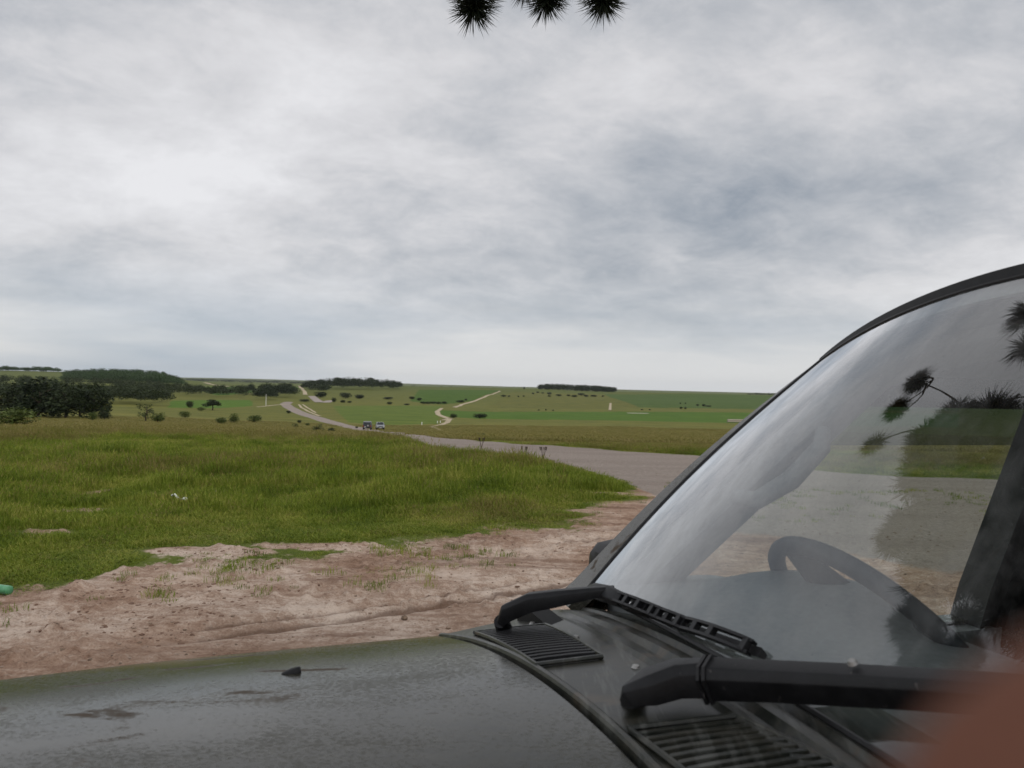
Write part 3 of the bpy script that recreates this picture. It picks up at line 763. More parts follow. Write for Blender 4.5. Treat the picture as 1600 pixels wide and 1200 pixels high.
# air vents: a black sheet on the cowl for the slots' painted shade, a raised surround and single slats
def vent(corners, n, sm):
    P = [hit_surface(px, py, cz) for px, py in corners]          # four (l, f): far-front, far-rear, near-rear, near-front
    def q(a, b, up):           # a along the slats (front to rear), b across (far to near)
        l = lerp(lerp(P[0][0], P[1][0], a), lerp(P[3][0], P[2][0], a), b); f = lerp(lerp(P[0][1], P[1][1], a), lerp(P[3][1], P[2][1], a), b)
        return V(l, f, cz(l, f) + up)
    mb = MB(); mb.grid(lambda a, b: q(a, b, 0.0015), 6, 12); v = mb.build('vent', M['dark_void'], cowl)
    mb = MB()
    loop = [q(a, -0.02, 0.004) for a in np.linspace(-0.03, 1.03, 6)] + [q(1.03, b, 0.004) for b in np.linspace(0.02, 0.98, 8)] + [q(a, 1.02, 0.004) for a in np.linspace(1.03, -0.03, 6)] + [q(-0.03, b, 0.004) for b in np.linspace(0.98, 0.02, 8)]
    loop.append(loop[0]); loop.append(loop[1])
    mb.tube(loop, 0.0035, 6); mb.build('vent_surround', M['cowl'], v, smooth=True)
    for k in range(1, n):
        b = k / n; mb = MB(); w = 0.0026 * 1.5
        a0 = q(0, b, 0.003); a1 = q(1, b, 0.003); mid = q(0.5, b, 0.004)
        mb.sweep([a0, q(0.25, b, 0.004), mid, q(0.75, b, 0.004), a1], [(-w, -0.003), (w, -0.003), (w * 0.8, 0.003), (-w * 0.8, 0.003)], UP)
        mb.build('slat', sm, v)
vent([(745, 992), (850, 981), (936, 1030), (838, 1041)], 17, M['plastic'])
FV = [hit_surface(px, py, cz) for px, py in [(745, 992), (850, 981), (936, 1030), (838, 1041)]]
vent([(988, 1147), (1150, 1128), (1352, 1232), (1150, 1275)], 12, M['cowl'])

# windscreen
GT0, GT1 = -0.01, 0.975
def gs(t): return lerp(0.885, 0.965, max(0.0, t) ** 0.7)
mb = MB()
def wsf(a, b, off=0.0):
    t = lerp(GT0, GT1, b); s = lerp(-gs(t), gs(t), a); return WS(s, t) + WSn(s, t) * off
nu, nv_ = 64, 36
mb.grid(lambda a, b: wsf(a, b, 0.0), nu, nv_, 0); mb.grid(lambda a, b: wsf(a, b, -0.006), nu, nv_, 1)
ws_o = None
me = bpy.data.meshes.new('windscreen'); me.from_pydata([tuple(p - van_o) for p in map(Vector, mb.v)], [], mb.f)
me.materials.append(M['windscreen_glass']); me.materials.append(M['clear']); me.polygons.foreach_set('material_index', mb.m)
me.polygons.foreach_set('use_smooth', [True] * len(me.polygons)); me.update()
k0 = me.polygons[nu * 3 + 10].normal
if k0.dot(FW) < 0: me.flip_normals()
windscreen = link('windscreen', me, van)
# seal round the glass
loop = [wsf(a, 0) for a in np.linspace(0, 1, 40)] + [wsf(1, b) for b in np.linspace(0.03, 0.97, 30)] + [wsf(a, 1) for a in np.linspace(1, 0, 40)] + [wsf(0, b) for b in np.linspace(0.97, 0.03, 30)]
loop.append(loop[0])
mb = MB(); mb.tube(loop, 0.0036, 6); mb.build('seal', M['rubber'], windscreen, smooth=True)
# pillars beside the glass: a face in line with the glass and the return along the side
def pillar(sg):
    mb = MB(); ts = np.linspace(-0.08, 1.0, 30); vs = []
    for t in ts:
        t_ = float(t); si = sg * gs(t_) * 1.003; so = sg * 0.992
        n = WSn(so, max(0.02, min(0.97, t_)))
        a, b = WS(si, t_), WS(so, t_); c = WS(sg * 1.0, t_) - n * 0.008; d = WS(sg * 1.005, t_) - FW * 0.055 - n * 0.015; e_ = WS(sg * 0.93, t_) - FW * 0.075 - n * 0.02; g = WS(si * 0.99, t_) - n * 0.02
        vs += [a + n * 0.001, b + n * (0.002 + 0.013 * max(0, 1 - t_) ** 0.7), c + n * (0.011 * max(0, 1 - t_) ** 0.7), d, e_, g]
    n = 6; mb.add(vs, [(i * n + k, i * n + (k + 1) % n, (i + 1) * n + (k + 1) % n, (i + 1) * n + k) for i in range(len(ts) - 1) for k in range(n)])
    p = mb.build('windscreen_pillar', M['paint'], van, smooth=True)
    mb = MB(); mb.tube([WS(sg * 1.0, float(t)) + WSn(sg * 0.99, max(0.02, min(0.97, float(t)))) * (0.010 * max(0, 1 - float(t)) ** 0.7 - 0.003) for t in np.linspace(-0.06, 1.0, 30)], 0.004, 6)
    mb.build('drip_seal', M['rubber'], p, smooth=True)
pillar(1); pillar(-1)
# header above the glass and the roof
def roofpt(s, k):        # k 0 at the header .. 1 at the tail
    h = WS(s, 1.0); L = 2.35
    w = 1 + 0.07 * min(1, k * 3)
    l = LC + (h.dot(LA) - LC) * w
    return V(l, h.dot(FW) - L * k * (1 - 0.0), h.z + 0.055 * math.sin(min(1, k * 2.2) * math.pi / 2) - 0.05 * max(0, k - 0.6))
mb = MB(); mb.slab(lambda a, b: roofpt(lerp(-1, 1, a), b), 40, 20, (0, 0, -0.03)); roof = mb.build('roof', M['paint'], van, smooth=True)
mb = MB()
pts = [WS(s, 1.0) for s in np.linspace(-1, 1, 50)]
hp = [(-0.014, -0.016), (0.010, -0.016), (0.012, 0.004), (0.004, 0.012), (-0.010, 0.010)]
mb.sweep(pts, [[(x_ * k_, y_ * k_) for x_, y_ in hp] for k_ in [0.72 - 0.34 * abs(s_) ** 3 for s_ in np.linspace(-1, 1, 50)]], UP)
mb.build('header_trim', M['rubber'], roof, smooth=True)
mb = MB(); mb.slab(lambda a, b: WS(lerp(-0.97, 0.97, a), lerp(0.94, 1.0, b)) - WSn(lerp(-0.97, 0.97, a), lerp(0.94, 0.985, b)) * 0.010, 40, 3, -FW * 0.02)
mb.build('header_rail', M['trim_grey'], roof, smooth=True)
mb = MB(); mb.grid(lambda a, b: roofpt(lerp(-0.97, 0.97, a), b) - UP * 0.05, 30, 12); mb.build('headliner', M['headliner'], roof, smooth=True)

# flanks: door skins below the waist, window frames, glass
ZB, ZT = CZ - 0.53, CZ - 0.022        # waist line, top of the side window
def side_l(z): return lerp(0.79, 0.755, max(0, min(1, (z - 0.5) / 0.5))) if z < 1.0 else lerp(0.755, 0.625, (z - 1.0) / 0.5)
def sidep(sg, f, z, inn=0.0): return V(LC + sg * (side_l(z) - inn), f, z)
FBP = -1.68
def flank(sg):
    def panel(name, f0, f1, z0, z1, mat, par, th=0.05, nz=6):
        mb = MB(); mb.slab(lambda a, b: sidep(sg, lerp(f0, f1, a), lerp(z0, z1, b)), 4, nz, LA * (-sg * th)); return mb.build(name, mat, par, smooth=True)
    d1 = panel('front_door', -0.62, FBP - 0.02, 0.42, ZB, M['paint'], van)
    panel('door_card', -0.66, FBP, 0.45, ZB - 0.01, M['trim_grey'], d1, 0.09)
    d2 = panel('rear_door', FBP - 0.03, -2.45, 0.42, ZB, M['paint'], van)
    panel('rear_flank', -2.46, -3.38, 0.42, ZB, M['paint'], van)
    panel('sill', -0.5, -2.6, 0.30, 0.415, M['plastic'], van)
    # door post between the windows: channels of rubber and dark metal
    lean = 0.085
    def post(f, w, name, par, mat, inn, th=0.03):
        mb = MB(); mb.slab(lambda a, b: sidep(sg, f - a * w - lean * b, lerp(ZB - 0.02, ZT + 0.06, b), inn), 1, 6, LA * (-sg * th)); return mb.build(name, mat, par)
    bp = post(FBP + 0.05, 0.16, 'door_post', van, M['plastic'], 0.012, 0.06)
    post(FBP + 0.064, 0.012, 'glass_channel', bp, M['rubber'], -0.002, 0.085)
    post(FBP + 0.020, 0.010, 'glass_channel', bp, M['rubber'], -0.002, 0.09)
    post(FBP - 0.03, 0.012, 'glass_channel', bp, M['rubber'], -0.002, 0.09)
    post(-2.45, 0.14, 'rear_post', van, M['paint'], 0.0, 0.06)
    post(-3.20, 0.10, 'tail_post', van, M['paint'], 0.0, 0.06)
    # cant rail between window tops and roof
    mb = MB(); mb.slab(lambda a, b: V(LC + sg * lerp(side_l(ZT) - 0.02, 0.585, b), lerp(-1.05 - 0.10 * b, -3.38, a), lerp(ZT, CZ + 0.085, b)), 10, 3, LA * (-sg * 0.04)); mb.build('cant_rail', M['paint'], van, smooth=True)
    mb = MB(); mb.slab(lambda a, b: V(LC + sg * (lerp(side_l(ZT), 0.60, b) - 0.045), lerp(-1.06 - 0.12 * b, -3.3, a), lerp(ZT, CZ + 0.085, b)), 10, 3, LA * (-sg * 0.012)); mb.build('roof_trim', M['headliner'], van, smooth=True)
    # glass: front door window with a smoked wind deflector along its top, rear windows
    def pane(name, f0, f1, z0, z1, mat, par, inn, cut=0.0):
        mb = MB(); mb.grid(lambda a, b: sidep(sg, lerp(f0 - cut * b, f1 - lean * b, a), lerp(z0, z1, b), inn), 6, 4); return mb.build(name, mat, par, smooth=True)
    pane('front_window', -0.72, FBP, ZB - 0.01, ZT + 0.01, M['side_glass'], van, 0.02, 0.36)
    pane('rear_window', FBP - 0.1, -2.42, ZB - 0.01, ZT + 0.01, M['side_glass'], van, 0.02)
    pane('quarter_window', -2.58, -3.22, ZB - 0.01, ZT + 0.01, M['side_glass'], van, 0.02)
    mb = MB()
    def df(a, b):
        f = lerp(-1.03, FBP - 0.10, a); z0 = ZT - 0.088 + 0.0 * a
        dip = 0.08 * max(0, 1 - a * 7) ** 2
        return sidep(sg, f, lerp(z0 + dip * 0.4, ZT + 0.004, b), -0.012 - 0.012 * (1 - b))
    mb.grid(df, 24, 4); mb.build('wind_deflector', M['smoked_deflector'], d1, smooth=True)
    # pillar trim inside, with a grab handle
    mb = MB(); ts = np.linspace(0, 1, 16); vs = []
    for t in ts:
        f = lerp(-0.60, -1.10, t); z = lerp(CZ - 0.40, CZ + 0.06, t); wd = lerp(0.17, 0.14, t)
        f2 = f - wd; z2 = z - 0.02
        for (ff, zz, inn) in ((f - 0.03, z, 0.05), (f2, z2, 0.045), (f2, z2, 0.07), ((f + f2) / 2, z, 0.095), (f - 0.03, z, 0.08)):
            vs.append(sidep(sg, ff, zz, inn))
    n = 5; mb.add(vs, [(i * n + k, i * n + (k + 1) % n, (i + 1) * n + (k + 1) % n, (i + 1) * n + k) for i in range(15) for k in range(n)])
    tr = mb.build('pillar_trim', M['trim_grey'], van, smooth=True)
    mb = MB(); mb.tube([sidep(sg, f, z, inn) for f, z, inn in ((-0.88, CZ - 0.20, 0.09), (-0.91, CZ - 0.205, 0.125), (-0.97, CZ - 0.165, 0.135), (-1.03, CZ - 0.10, 0.13), (-1.05, CZ - 0.07, 0.10))], [0.014, 0.018, 0.019, 0.018, 0.014], 10)
    mb.build('grab_handle', M['trim_grey'], tr, smooth=True)
    # door mirror on an arm
    mb = MB(); c = V(LC + sg * 0.875, -0.765, CZ - 0.41); rings = []
    for (k, w, h) in [(0.045, 0.02, 0.02), (0.04, 0.045, 0.045), (0.02, 0.062, 0.062), (-0.02, 0.068, 0.068), (-0.035, 0.068, 0.068)]:
        rings.append([c + FW * k + LA * (w * math.copysign(abs(math.cos(a)) ** 0.5, math.cos(a))) + UP * (h * math.copysign(abs(math.sin(a)) ** 0.5, math.sin(a))) for a in [2 * math.pi * i / 24 for i in range(24)]])
    vs = [v for r in rings for v in r]; fs = [(i * 24 + k, i * 24 + (k + 1) % 24, (i + 1) * 24 + (k + 1) % 24, (i + 1) * 24 + k) for i in range(4) for k in range(24)] + [tuple(range(24))[::-1], tuple(96 + k for k in range(24))]
    mb.add(vs, fs); mr = mb.build('door_mirror', M['plastic'], van, smooth=True)
    mb = MB(); mb.tube([c - UP * 0.05 - LA * sg * 0.02, c - UP * 0.07 - LA * sg * 0.10, V(LC + sg * 0.74, -0.78, CZ - 0.52)], [0.02, 0.02, 0.026], 8); mb.build('mirror_arm', M['plastic'], mr, smooth=True)
    mb = MB(); mb.box(c - FW * 0.037, 0.115, 0.003, 0.115, AX); mb.build('mirror_glass', M['chrome_mirror'], mr)
    # wheels
    for f in (ARCH_F, -2.55):
        c = V(LC + sg * 0.70, f, WHEEL_Z); ax = LA * sg; mb = MB()
        prof = [(0.20, -0.10), (0.30, -0.11), (0.35, -0.09), (0.36, -0.05), (0.36, 0.05), (0.35, 0.09), (0.30, 0.11), (0.20, 0.10)]
        N = 40; vs = [c + ax * h + (FW * math.cos(a) + UP * math.sin(a)) * r for a in [2 * math.pi * i / N for i in range(N)] for r, h in prof]
        n = len(prof); mb.add(vs, [(i * n + k, i * n + (k + 1) % n, ((i + 1) % N) * n + (k + 1) % n, ((i + 1) % N) * n + k) for i in range(N) for k in range(n)])
        w = mb.build('wheel', M['tyre'], van, smooth=True)
        mb = MB(); mb.disc(c + ax * 0.04, ax, 0.16, 0.205, 0.04, 32); mb.build('rim', M['alloy'], w, smooth=True)
flank(1); flank(-1)
mb = MB(); mb.slab(lambda a, b: V(LC + lerp(-0.76, 0.76, a), -3.38 - 0.02 * math.sin(b * 3.14), lerp(0.42, CZ + 0.18, b)), 6, 6, FW * 0.04); mb.build('tail_panel', M['paint'], van, smooth=True)
mb = MB(); mb.box(V(LC, -3.42, 0.5), 1.56, 0.12, 0.18, AX); mb.build('bumper', M['plastic'], van, bevel=0.03)
mb = MB(); mb.box(V(LC, -1.6, 0.40), 1.40, 3.6, 0.05, AX); mb.build('floor_pan', M['seat_cloth'], van)
mb = MB(); mb.box(V(LC, -0.50, 0.78), 1.40, 0.04, 0.62, AX); mb.build('bulkhead', M['dark_void'], van)
# dashboard with raised instrument binnacle
def dz(l, b):
    u = (l - LC) / 0.68
    return CZ - 0.348 - 0.03 * abs(u) ** 2 + 0.0 * b + 0.050 * math.exp(-((l - LC - 0.40) / 0.17) ** 4) * b ** 0.8
mb = MB(); mb.slab(lambda a, b: V(LC + lerp(-0.69, 0.69, a), lerp(-0.605 - 0.06 * abs(2 * a - 1) ** 2.4, -0.97 + 0.03 * math.cos(a * 6.0), b), dz(LC + lerp(-0.69, 0.69, a), b) - 0.02 * max(0, 4 * (b - 0.75)) ** 2 * 0.5), 50, 18, (0, 0, -0.25))
dash = mb.build('dashboard', M['trim_grey'], van, smooth=True)
# steering wheel
wc = V(LC + 0.33, -0.985, CZ - 0.394); wnorm = (-FW * 0.74 + UP * 0.67).normalized(); wa = LA.copy(); wb = wnorm.cross(wa).normalized()
if wb.z < 0: wb = -wb
mb = MB(); N = 48; n = 10; vs = []
for i in range(N):
    a = 2 * math.pi * i / N; rd = wa * math.cos(a) + wb * math.sin(a)
    for k in range(n):
        b = 2 * math.pi * k / n; vs.append(wc + rd * (0.195 + 0.0155 * math.cos(b)) + wnorm * (0.0155 * math.sin(b)))
mb.add(vs, [(i * n + k, i * n + (k + 1) % n, ((i + 1) % N) * n + (k + 1) % n, ((i + 1) % N) * n + k) for i in range(N) for k in range(n)])
sw = mb.build('steering_wheel', M['wheel_rim'], van, smooth=True)
mb = MB(); mb.tube([wc - wnorm * 0.05, wc - wnorm * 0.01, wc + wnorm * 0.01], [0.07, 0.085, 0.07], 20)
for an in (20, 70, 160, 270): 
    rd = wa * math.cos(R(an)) + wb * math.sin(R(an)); mb.tube([wc + rd * 0.04, wc + rd * 0.19], [0.036, 0.014], 8)
mb.build('spokes', M['wheel_rim'], sw, smooth=True)
mb = MB(); mb.tube([wc - wnorm * 0.02, wc - wnorm * 0.30], [0.055, 0.06], 14); mb.build('steering_column', M['trim_grey'], sw, smooth=True)
# sun visors, interior mirror, seats
for k in (0.34, -0.34):
    mb = MB(); mb.slab(lambda a, b: V(LC + k + lerp(-0.2, 0.2, a), -1.10 - 0.10 * b, CZ + 0.13 - 0.02 * b - 0.09 * ((k + lerp(-0.2, 0.2, a)) / 0.6) ** 2), 10, 4, (0, 0, -0.022)); mb.build('sun_visor', M['headliner'], roof, bevel=0.004, smooth=True)
mb = MB(); c = V(LC, -1.10, CZ + 0.075); mb.box(c, 0.25, 0.025, 0.075, AX); im = mb.build('interior_mirror', M['trim_grey'], roof, bevel=0.011)
mb = MB(); mb.tube([c + UP * 0.02, c + UP * 0.05 + FW * 0.03, c + UP * 0.10 + FW * 0.05], 0.008, 8); mb.build('mirror_stalk', M['trim_grey'], im, smooth=True)
for sg in (1, -1):
    def cush(f0, f1, z0, z1, ll, name, par):
        mb = MB(); rings = []
        mb.hexa([V(LC + sg * 0.36 - ll, f0, z0), V(LC + sg * 0.36 + ll, f0, z0), V(LC + sg * 0.36 + ll, f1, z0), V(LC + sg * 0.36 - ll, f1, z0), V(LC + sg * 0.36 - ll, f0 - 0.16 * (z1 - z0), z1), V(LC + sg * 0.36 + ll, f0 - 0.16 * (z1 - z0), z1), V(LC + sg * 0.36 + ll, f1 - 0.3 * (z1 - z0), z1), V(LC + sg * 0.36 - ll, f1 - 0.3 * (z1 - z0), z1)])
        return mb.build(name, M['seat_cloth'], par, bevel=0.035, smooth=True)
    st = cush(-1.42, -1.92, 0.55, 0.70, 0.25, 'seat', van); cush(-1.80, -1.95, 0.70, 1.26, 0.24, 'seat_back', st); cush(-1.93, -2.02, 1.29, 1.42, 0.12, 'head_rest', st)

# wipers -----------------------------------------------------------------
def on_ws(px, py, lift):
    """point lift metres in front of the windscreen on the sight line of a pixel"""
    best = None; d = ray(px, py); C = Vector((0, 0, CZ))
    for i in range(80):
        for j in range(60):
            s = lerp(-1, 1, i / 79); t = lerp(-0.12, 1.0, j / 59); p = WS(s, t) + WSn(s, max(0.02, min(0.95, t))) * lift - C
            k = p.dot(d) / d.dot(d)
            if k <= 0: continue
            e = (p - d * k).length
            if best is None or e < best[0]: best = (e, C + d * k, s, t)
    return best[1], best[2], best[3]
def at_depth(px, py, y): d = ray(px, py); return Vector((0, 0, CZ)) + d * (y / d.y)
def chan(w, h, ch=0.25):     # arm section: side, up
    c = min(w, h) * ch; return [(-w / 2, -h / 2), (w / 2, -h / 2), (w / 2, h / 2 - c), (w / 2 - c, h / 2), (-w / 2 + c, h / 2), (-w / 2, h / 2 - c)]
def wiper(stations, ups, rivet=None, rivet_up=None):
    o = MB(); pts = [at_depth(*s[:3]) for s in stations]
    o.sweep(pts, [chan(s[3], s[4]) for s in stations], ups)
    w = o.build('wiper_arm', M['plastic'], van, bevel=0.0015, smooth=True)
    return w, pts
nws = WSn(0.2, 0.1)
# nearer wiper: knuckle over its spindle, then the long arm running off to the right
def on_cowl(px, py, lift): l, f = hit_surface(px, py, lambda l, f: cz(l, f) + lift); return V(l, f, cz(l, f) + lift)
kn = [on_cowl(980, 1098, 0.008), on_cowl(988, 1084, 0.022), on_cowl(1014, 1071, 0.030), on_cowl(1058, 1060, 0.034), on_cowl(1102, 1057, 0.036)]
mb = MB(); mb.sweep(kn, [chan(0.018, 0.012), chan(0.032, 0.024), chan(0.040, 0.032), chan(0.040, 0.035), chan(0.038, 0.036)], [UP] * 5)
w1 = mb.build('wiper_arm', M['plastic'], van, bevel=0.0015, smooth=True)
pa = kn[-1]; pe = on_ws(1460, 1074, 0.035)[0]; y0, y1 = pa.y, pe.y
def arm_pt(px, py, k): return at_depth(px, py, lerp(y0, y1, k))
st = [(1106, 1057, 0.01), (1122, 1057, 0.04), (1200, 1060, 0.26), (1320, 1066, 0.60), (1460, 1074, 1.0), (1640, 1084, 1.5)]
ap = [arm_pt(*q) for q in st]
mb = MB(); mb.sweep(ap, [chan(0.040, 0.038), chan(0.038, 0.036), chan(0.036, 0.033), chan(0.034, 0.031), chan(0.031, 0.028), chan(0.027, 0.024)], [UP + nws] * 6)
mb.build('wiper_arm_channel', M['plastic'], w1, bevel=0.0012, smooth=True)
for k in (0.0, 0.022):
    mb = MB(); q = arm_pt(1103 + 400 * k, 1057, k); mb.sweep([q, q + (ap[2] - ap[0]).normalized() * 0.004], chan(0.043, 0.041), UP + nws); mb.build('hinge_rib', M['rubber'], w1)
rv = arm_pt(1341, 1057, 0.66); tv = (Vector((0, 0, CZ)) - rv).normalized(); rn = (UP + nws).normalized()
mb = MB(); mb.disc(rv + rn * 0.0145, rn, 0.0035, 0.0052, 0.0035, 16); mb.build('rivet', M['steel'], w1, smooth=True)
l, f = hit_surface(990, 1100, cz); mb = MB(); mb.tube([V(l, f, cz(l, f) - 0.005), V(l, f, cz(l, f) + 0.014)], [0.016, 0.012], 16); mb.build('spindle', M['plastic'], w1, smooth=True)
# its blade beyond, on the glass
# farther wiper: arm up from the cowl and a bridged blade along the foot of the screen
w2, p2 = wiper([(783, 974, 1.335, 0.014, 0.016), (793, 957, 1.33, 0.026, 0.030), (830, 940, 1.315, 0.032, 0.030), (870, 934, 1.30, 0.030, 0.026), (922, 926, 1.285, 0.022, 0.018), (960, 922, 1.275, 0.018, 0.014)], [UP] * 6)
l, f = hit_surface(792, 985, lambda l, f: bz(l, max(f, -0.33)) if f > -0.33 else cz(l, f)); mb = MB(); mb.tube([V(l, f, cz(l, f) - 0.01), p2[0] + UP * 0.004], [0.016, 0.013], 14); mb.build('spindle', M['plastic'], w2, smooth=True)
bl0, bl1 = on_ws(922, 928, 0.012)[0], on_ws(1188, 1020, 0.012)[0]
def blade_pt(k, up=0.0):
    px = lerp(922, 1188, k); py = 928 + (1020 - 928) * k + 6 * math.sin(k * math.pi)
    p = bl0.lerp(bl1, k); return p + nws * up
tdir = (bl1 - bl0).normalized()
mb = MB(); mb.sweep([blade_pt(k, -0.002) for k in np.linspace(0, 1, 20)], [(-0.003, -0.008), (0.003, -0.008), (0.006, 0.003), (-0.006, 0.003)], [nws] * 20); bl = mb.build('wiper_blade', M['rubber'], w2)
# bridges: main yoke and two end yokes, each with windows through the web
def yoke(k0, k1, h0, h1, slots):
    N = 14; ks = np.linspace(k0, k1, N); ht = [lerp(h0, h1, math.sin(math.pi * (k - k0) / (k1 - k0)) ** 0.6) for k in ks]
    for sd in (-1, 1):
        mb = MB(); side = tdir.cross(nws).normalized() * (0.0075 * sd)
        mb.sweep([blade_pt(k, h) + side for k, h in zip(ks, ht)], [(-0.0018, -0.0055), (0.0018, -0.0055), (0.0018, 0.0055), (-0.0018, 0.0055)], [nws] * N); mb.build('yoke_rail', M['plastic'], bl)
    for q in slots:
        k = lerp(k0, k1, q); h = float(np.interp(k, ks, ht)); mb = MB(); mb.box(blade_pt(k, h + 0.001), 0.011, 0.017, 0.009, (tdir, tdir.cross(nws).normalized(), nws)); mb.build('yoke_bridge', M['plastic'], bl, bevel=0.001)
yoke(0.02, 0.62, 0.010, 0.030, (0.06, 0.2, 0.62, 0.74, 0.86, 0.97))
yoke(0.36, 0.70, 0.010, 0.018, (0.1, 0.35, 0.6, 0.9))
yoke(0.66, 0.98, 0.006, 0.016, (0.05, 0.3, 0.55, 0.95))
mb = MB(); k = 0.30; mb.sweep([blade_pt(0.05, 0.018), blade_pt(0.14, 0.030), blade_pt(0.27, 0.034), blade_pt(0.35, 0.026)], [chan(0.020, 0.008), chan(0.024, 0.012), chan(0.026, 0.014), chan(0.022, 0.014)], [nws] * 4); mb.build('wiper_clip', M['plastic'], w2, bevel=0.0015, smooth=True)

# ------------------------------------------------------------------ trees and bushes
def crown_mesh(kind, seed, n):
    """leaf-sized faces through the crown of a tree of height 1 and width 1; the foot at z = 0"""
    r = np.random.RandomState(seed)
    if kind == 'bush': lobes = [(r.uniform(-.26, .26), r.uniform(-.26, .26), r.uniform(.22, .62), r.uniform(.18, .30)) for _ in range(11)] + [(0, 0, .45, .42)]
    elif kind == 'dense': lobes = [(r.uniform(-.32, .32), r.uniform(-.32, .32), r.uniform(.14, .84), r.uniform(.13, .23)) for _ in range(22)] + [(0, 0, .45, .34), (r.uniform(-.1, .1), 0, .84, .15)]
    elif kind == 'pine': lobes = [(r.uniform(-.30, .30), r.uniform(-.30, .30), r.uniform(.38, .84), r.uniform(.12, .22)) for _ in range(15)] + [(0, 0, .66, .3), (r.uniform(-.1, .1), 0, .86, .15)]
    elif kind == 'round': lobes = [(r.uniform(-.28, .28), r.uniform(-.28, .28), r.uniform(.34, .78), r.uniform(.16, .26)) for _ in range(14)] + [(0, 0, .58, .38)]
    else: lobes = [(r.uniform(-.32, .32), r.uniform(-.32, .32), r.uniform(.25, .88), r.uniform(.09, .17)) for _ in range(16)]
    lob = np.array(lobes); pk = r.choice(len(lob), n, p=lob[:, 3] ** 2 / (lob[:, 3] ** 2).sum())
    d = r.normal(size=(n, 3)); d /= np.linalg.norm(d, axis=1)[:, None]; rad = lob[pk, 3] * r.uniform(0.45, 1.06, n) ** 0.6
    c = lob[pk, :3] + d * rad[:, None] * np.array((1, 1, 0.62 if kind == 'pine' else 0.85))
    c[:, 2] = np.clip(c[:, 2], 0.02, 1.05)
    s = r.uniform(0.028, 0.062, n) * (0.8 if kind == 'loose' else 1.0)
    v = np.empty((n, 3, 3))
    for k in range(3):
        q = r.normal(size=(n, 3)); q /= np.linalg.norm(q, axis=1)[:, None]; v[:, k] = c + q * s[:, None] * np.array((1.25, 1.25, 0.8))
    return v.reshape(-1, 3)
def tri_mesh(name, v, mat):
    me = bpy.data.meshes.new(name); n = len(v)
    me.vertices.add(n); me.vertices.foreach_set('co', np.ascontiguousarray(v, dtype=np.float32).ravel()); me.loops.add(n); me.loops.foreach_set('vertex_index', np.arange(n))
    me.polygons.add(n // 3); me.polygons.foreach_set('loop_start', np.arange(0, n, 3)); me.update(calc_edges=True); me.materials.append(mat); return me
def trunk_mesh(kind, seed):
    r = random.Random(seed); mb = MB(); top = 0.8 if kind in ('pine', 'loose') else 0.6
    pts = [(0, 0, -0.03), (r.uniform(-.02, .02), r.uniform(-.02, .02), 0.25), (r.uniform(-.04, .04), r.uniform(-.04, .04), 0.5), (r.uniform(-.06, .06), 0, top)]
    mb.tube(pts, [0.034, 0.028, 0.021, 0.008], 6)
    for k in range(5):
        z = r.uniform(0.28, 0.62); a = r.uniform(0, 6.28); mb.tube([(0, 0, z), (0.16 * math.cos(a), 0.16 * math.sin(a), z + 0.1), (0.3 * math.cos(a), 0.3 * math.sin(a), z + 0.16)], [0.014, 0.01, 0.004], 5)
    me = bpy.data.meshes.new('trunk'); me.from_pydata(mb.v, [], mb.f); me.materials.append(M['bark']); return me
TM = {}
for kind, mat, n in (('bush', 'bush_leaf', 1500), ('pine', 'pine_leaf', 1500), ('dense', 'pine_leaf', 2400), ('round', 'beech_leaf', 900), ('loose', 'loose_leaf', 900)):
    TM[kind] = [(tri_mesh('crown', crown_mesh(kind, 10 * k + 3, n), M[mat]), trunk_mesh(kind, k)) for k in range(3)]
TM['darkbush'] = []
for k in range(3):
    me = TM['bush'][k][0].copy(); me.materials[0] = M['pine_leaf']; TM['darkbush'].append((me, TM['bush'][k][1]))
_tv = 0
def plant(name, kind, px, py, hpx, wpx, label, cat, group=None, Y=None):
    global _tv; _tv += 1
    p = dep(px, Y) if Y else at(px, py); Yd = p.y
    z = zg(p.x, p.y); e = empty(name, (p.x, p.y, z - 0.02)); h = hpx * Yd / FPX; w = wpx * Yd / FPX
    cm, tm = TM[kind][_tv % 3]
    a = rnd.uniform(0, 6.28)
    for nm, m in (('crown', cm), ('trunk', tm)):
        o = link(nm, m, e); o.scale = (w * 1.05, w * 1.05, h); o.rotation_euler = (0, 0, a)
    tag(e, label, cat, group); return e

plant('bush', 'bush', 22, 669, 42, 62, 'big round green bush at the left edge, in front of the dark pines', 'bush')
G = 'tall dark pines standing in the left clump'
plant('pine_tree', 'dense', 62, 653, 66, 74, 'tallest dark pine of the left clump, with a broad top', 'tree', G, Y=150)
plant('pine_tree', 'dense', 104, 653, 58, 62, 'dark pine in the middle of the left clump', 'tree', G, Y=146)
plant('pine_tree', 'dense', 148, 654, 60, 52, 'dark pine at the right end of the left clump', 'tree', G, Y=147)
plant('pine_tree', 'dense', 30, 650, 52, 56, 'dark pine rising right behind the big left bush', 'tree', G, Y=158)
plant('pine_tree', 'dense', 84, 652, 56, 60, 'dark pine tucked behind the tallest one in the left clump', 'tree', G, Y=163)
plant('pine_tree', 'dense', 126, 652, 52, 52, 'dark pine filling the gap near the right end of the clump', 'tree', G, Y=160)
plant('pine_tree', 'dense', 2, 650, 44, 50, 'dark pine cut off by the left edge of the view', 'tree', G, Y=165)
plant('darkbush', 'darkbush', 163, 656, 20, 22, 'low dark bush at the foot of the pine clump', 'bush')
plant('sapling', 'bush', 145, 658, 19, 13, 'small upright sapling in front of the dark pine clump', 'tree')
plant('loose_tree', 'loose', 228, 658, 30, 34, 'thin light green tree with open branches in the meadow', 'tree')
plant('bush', 'bush', 246, 660, 19, 26, 'round bush leaning on the thin open tree in the meadow', 'bush')
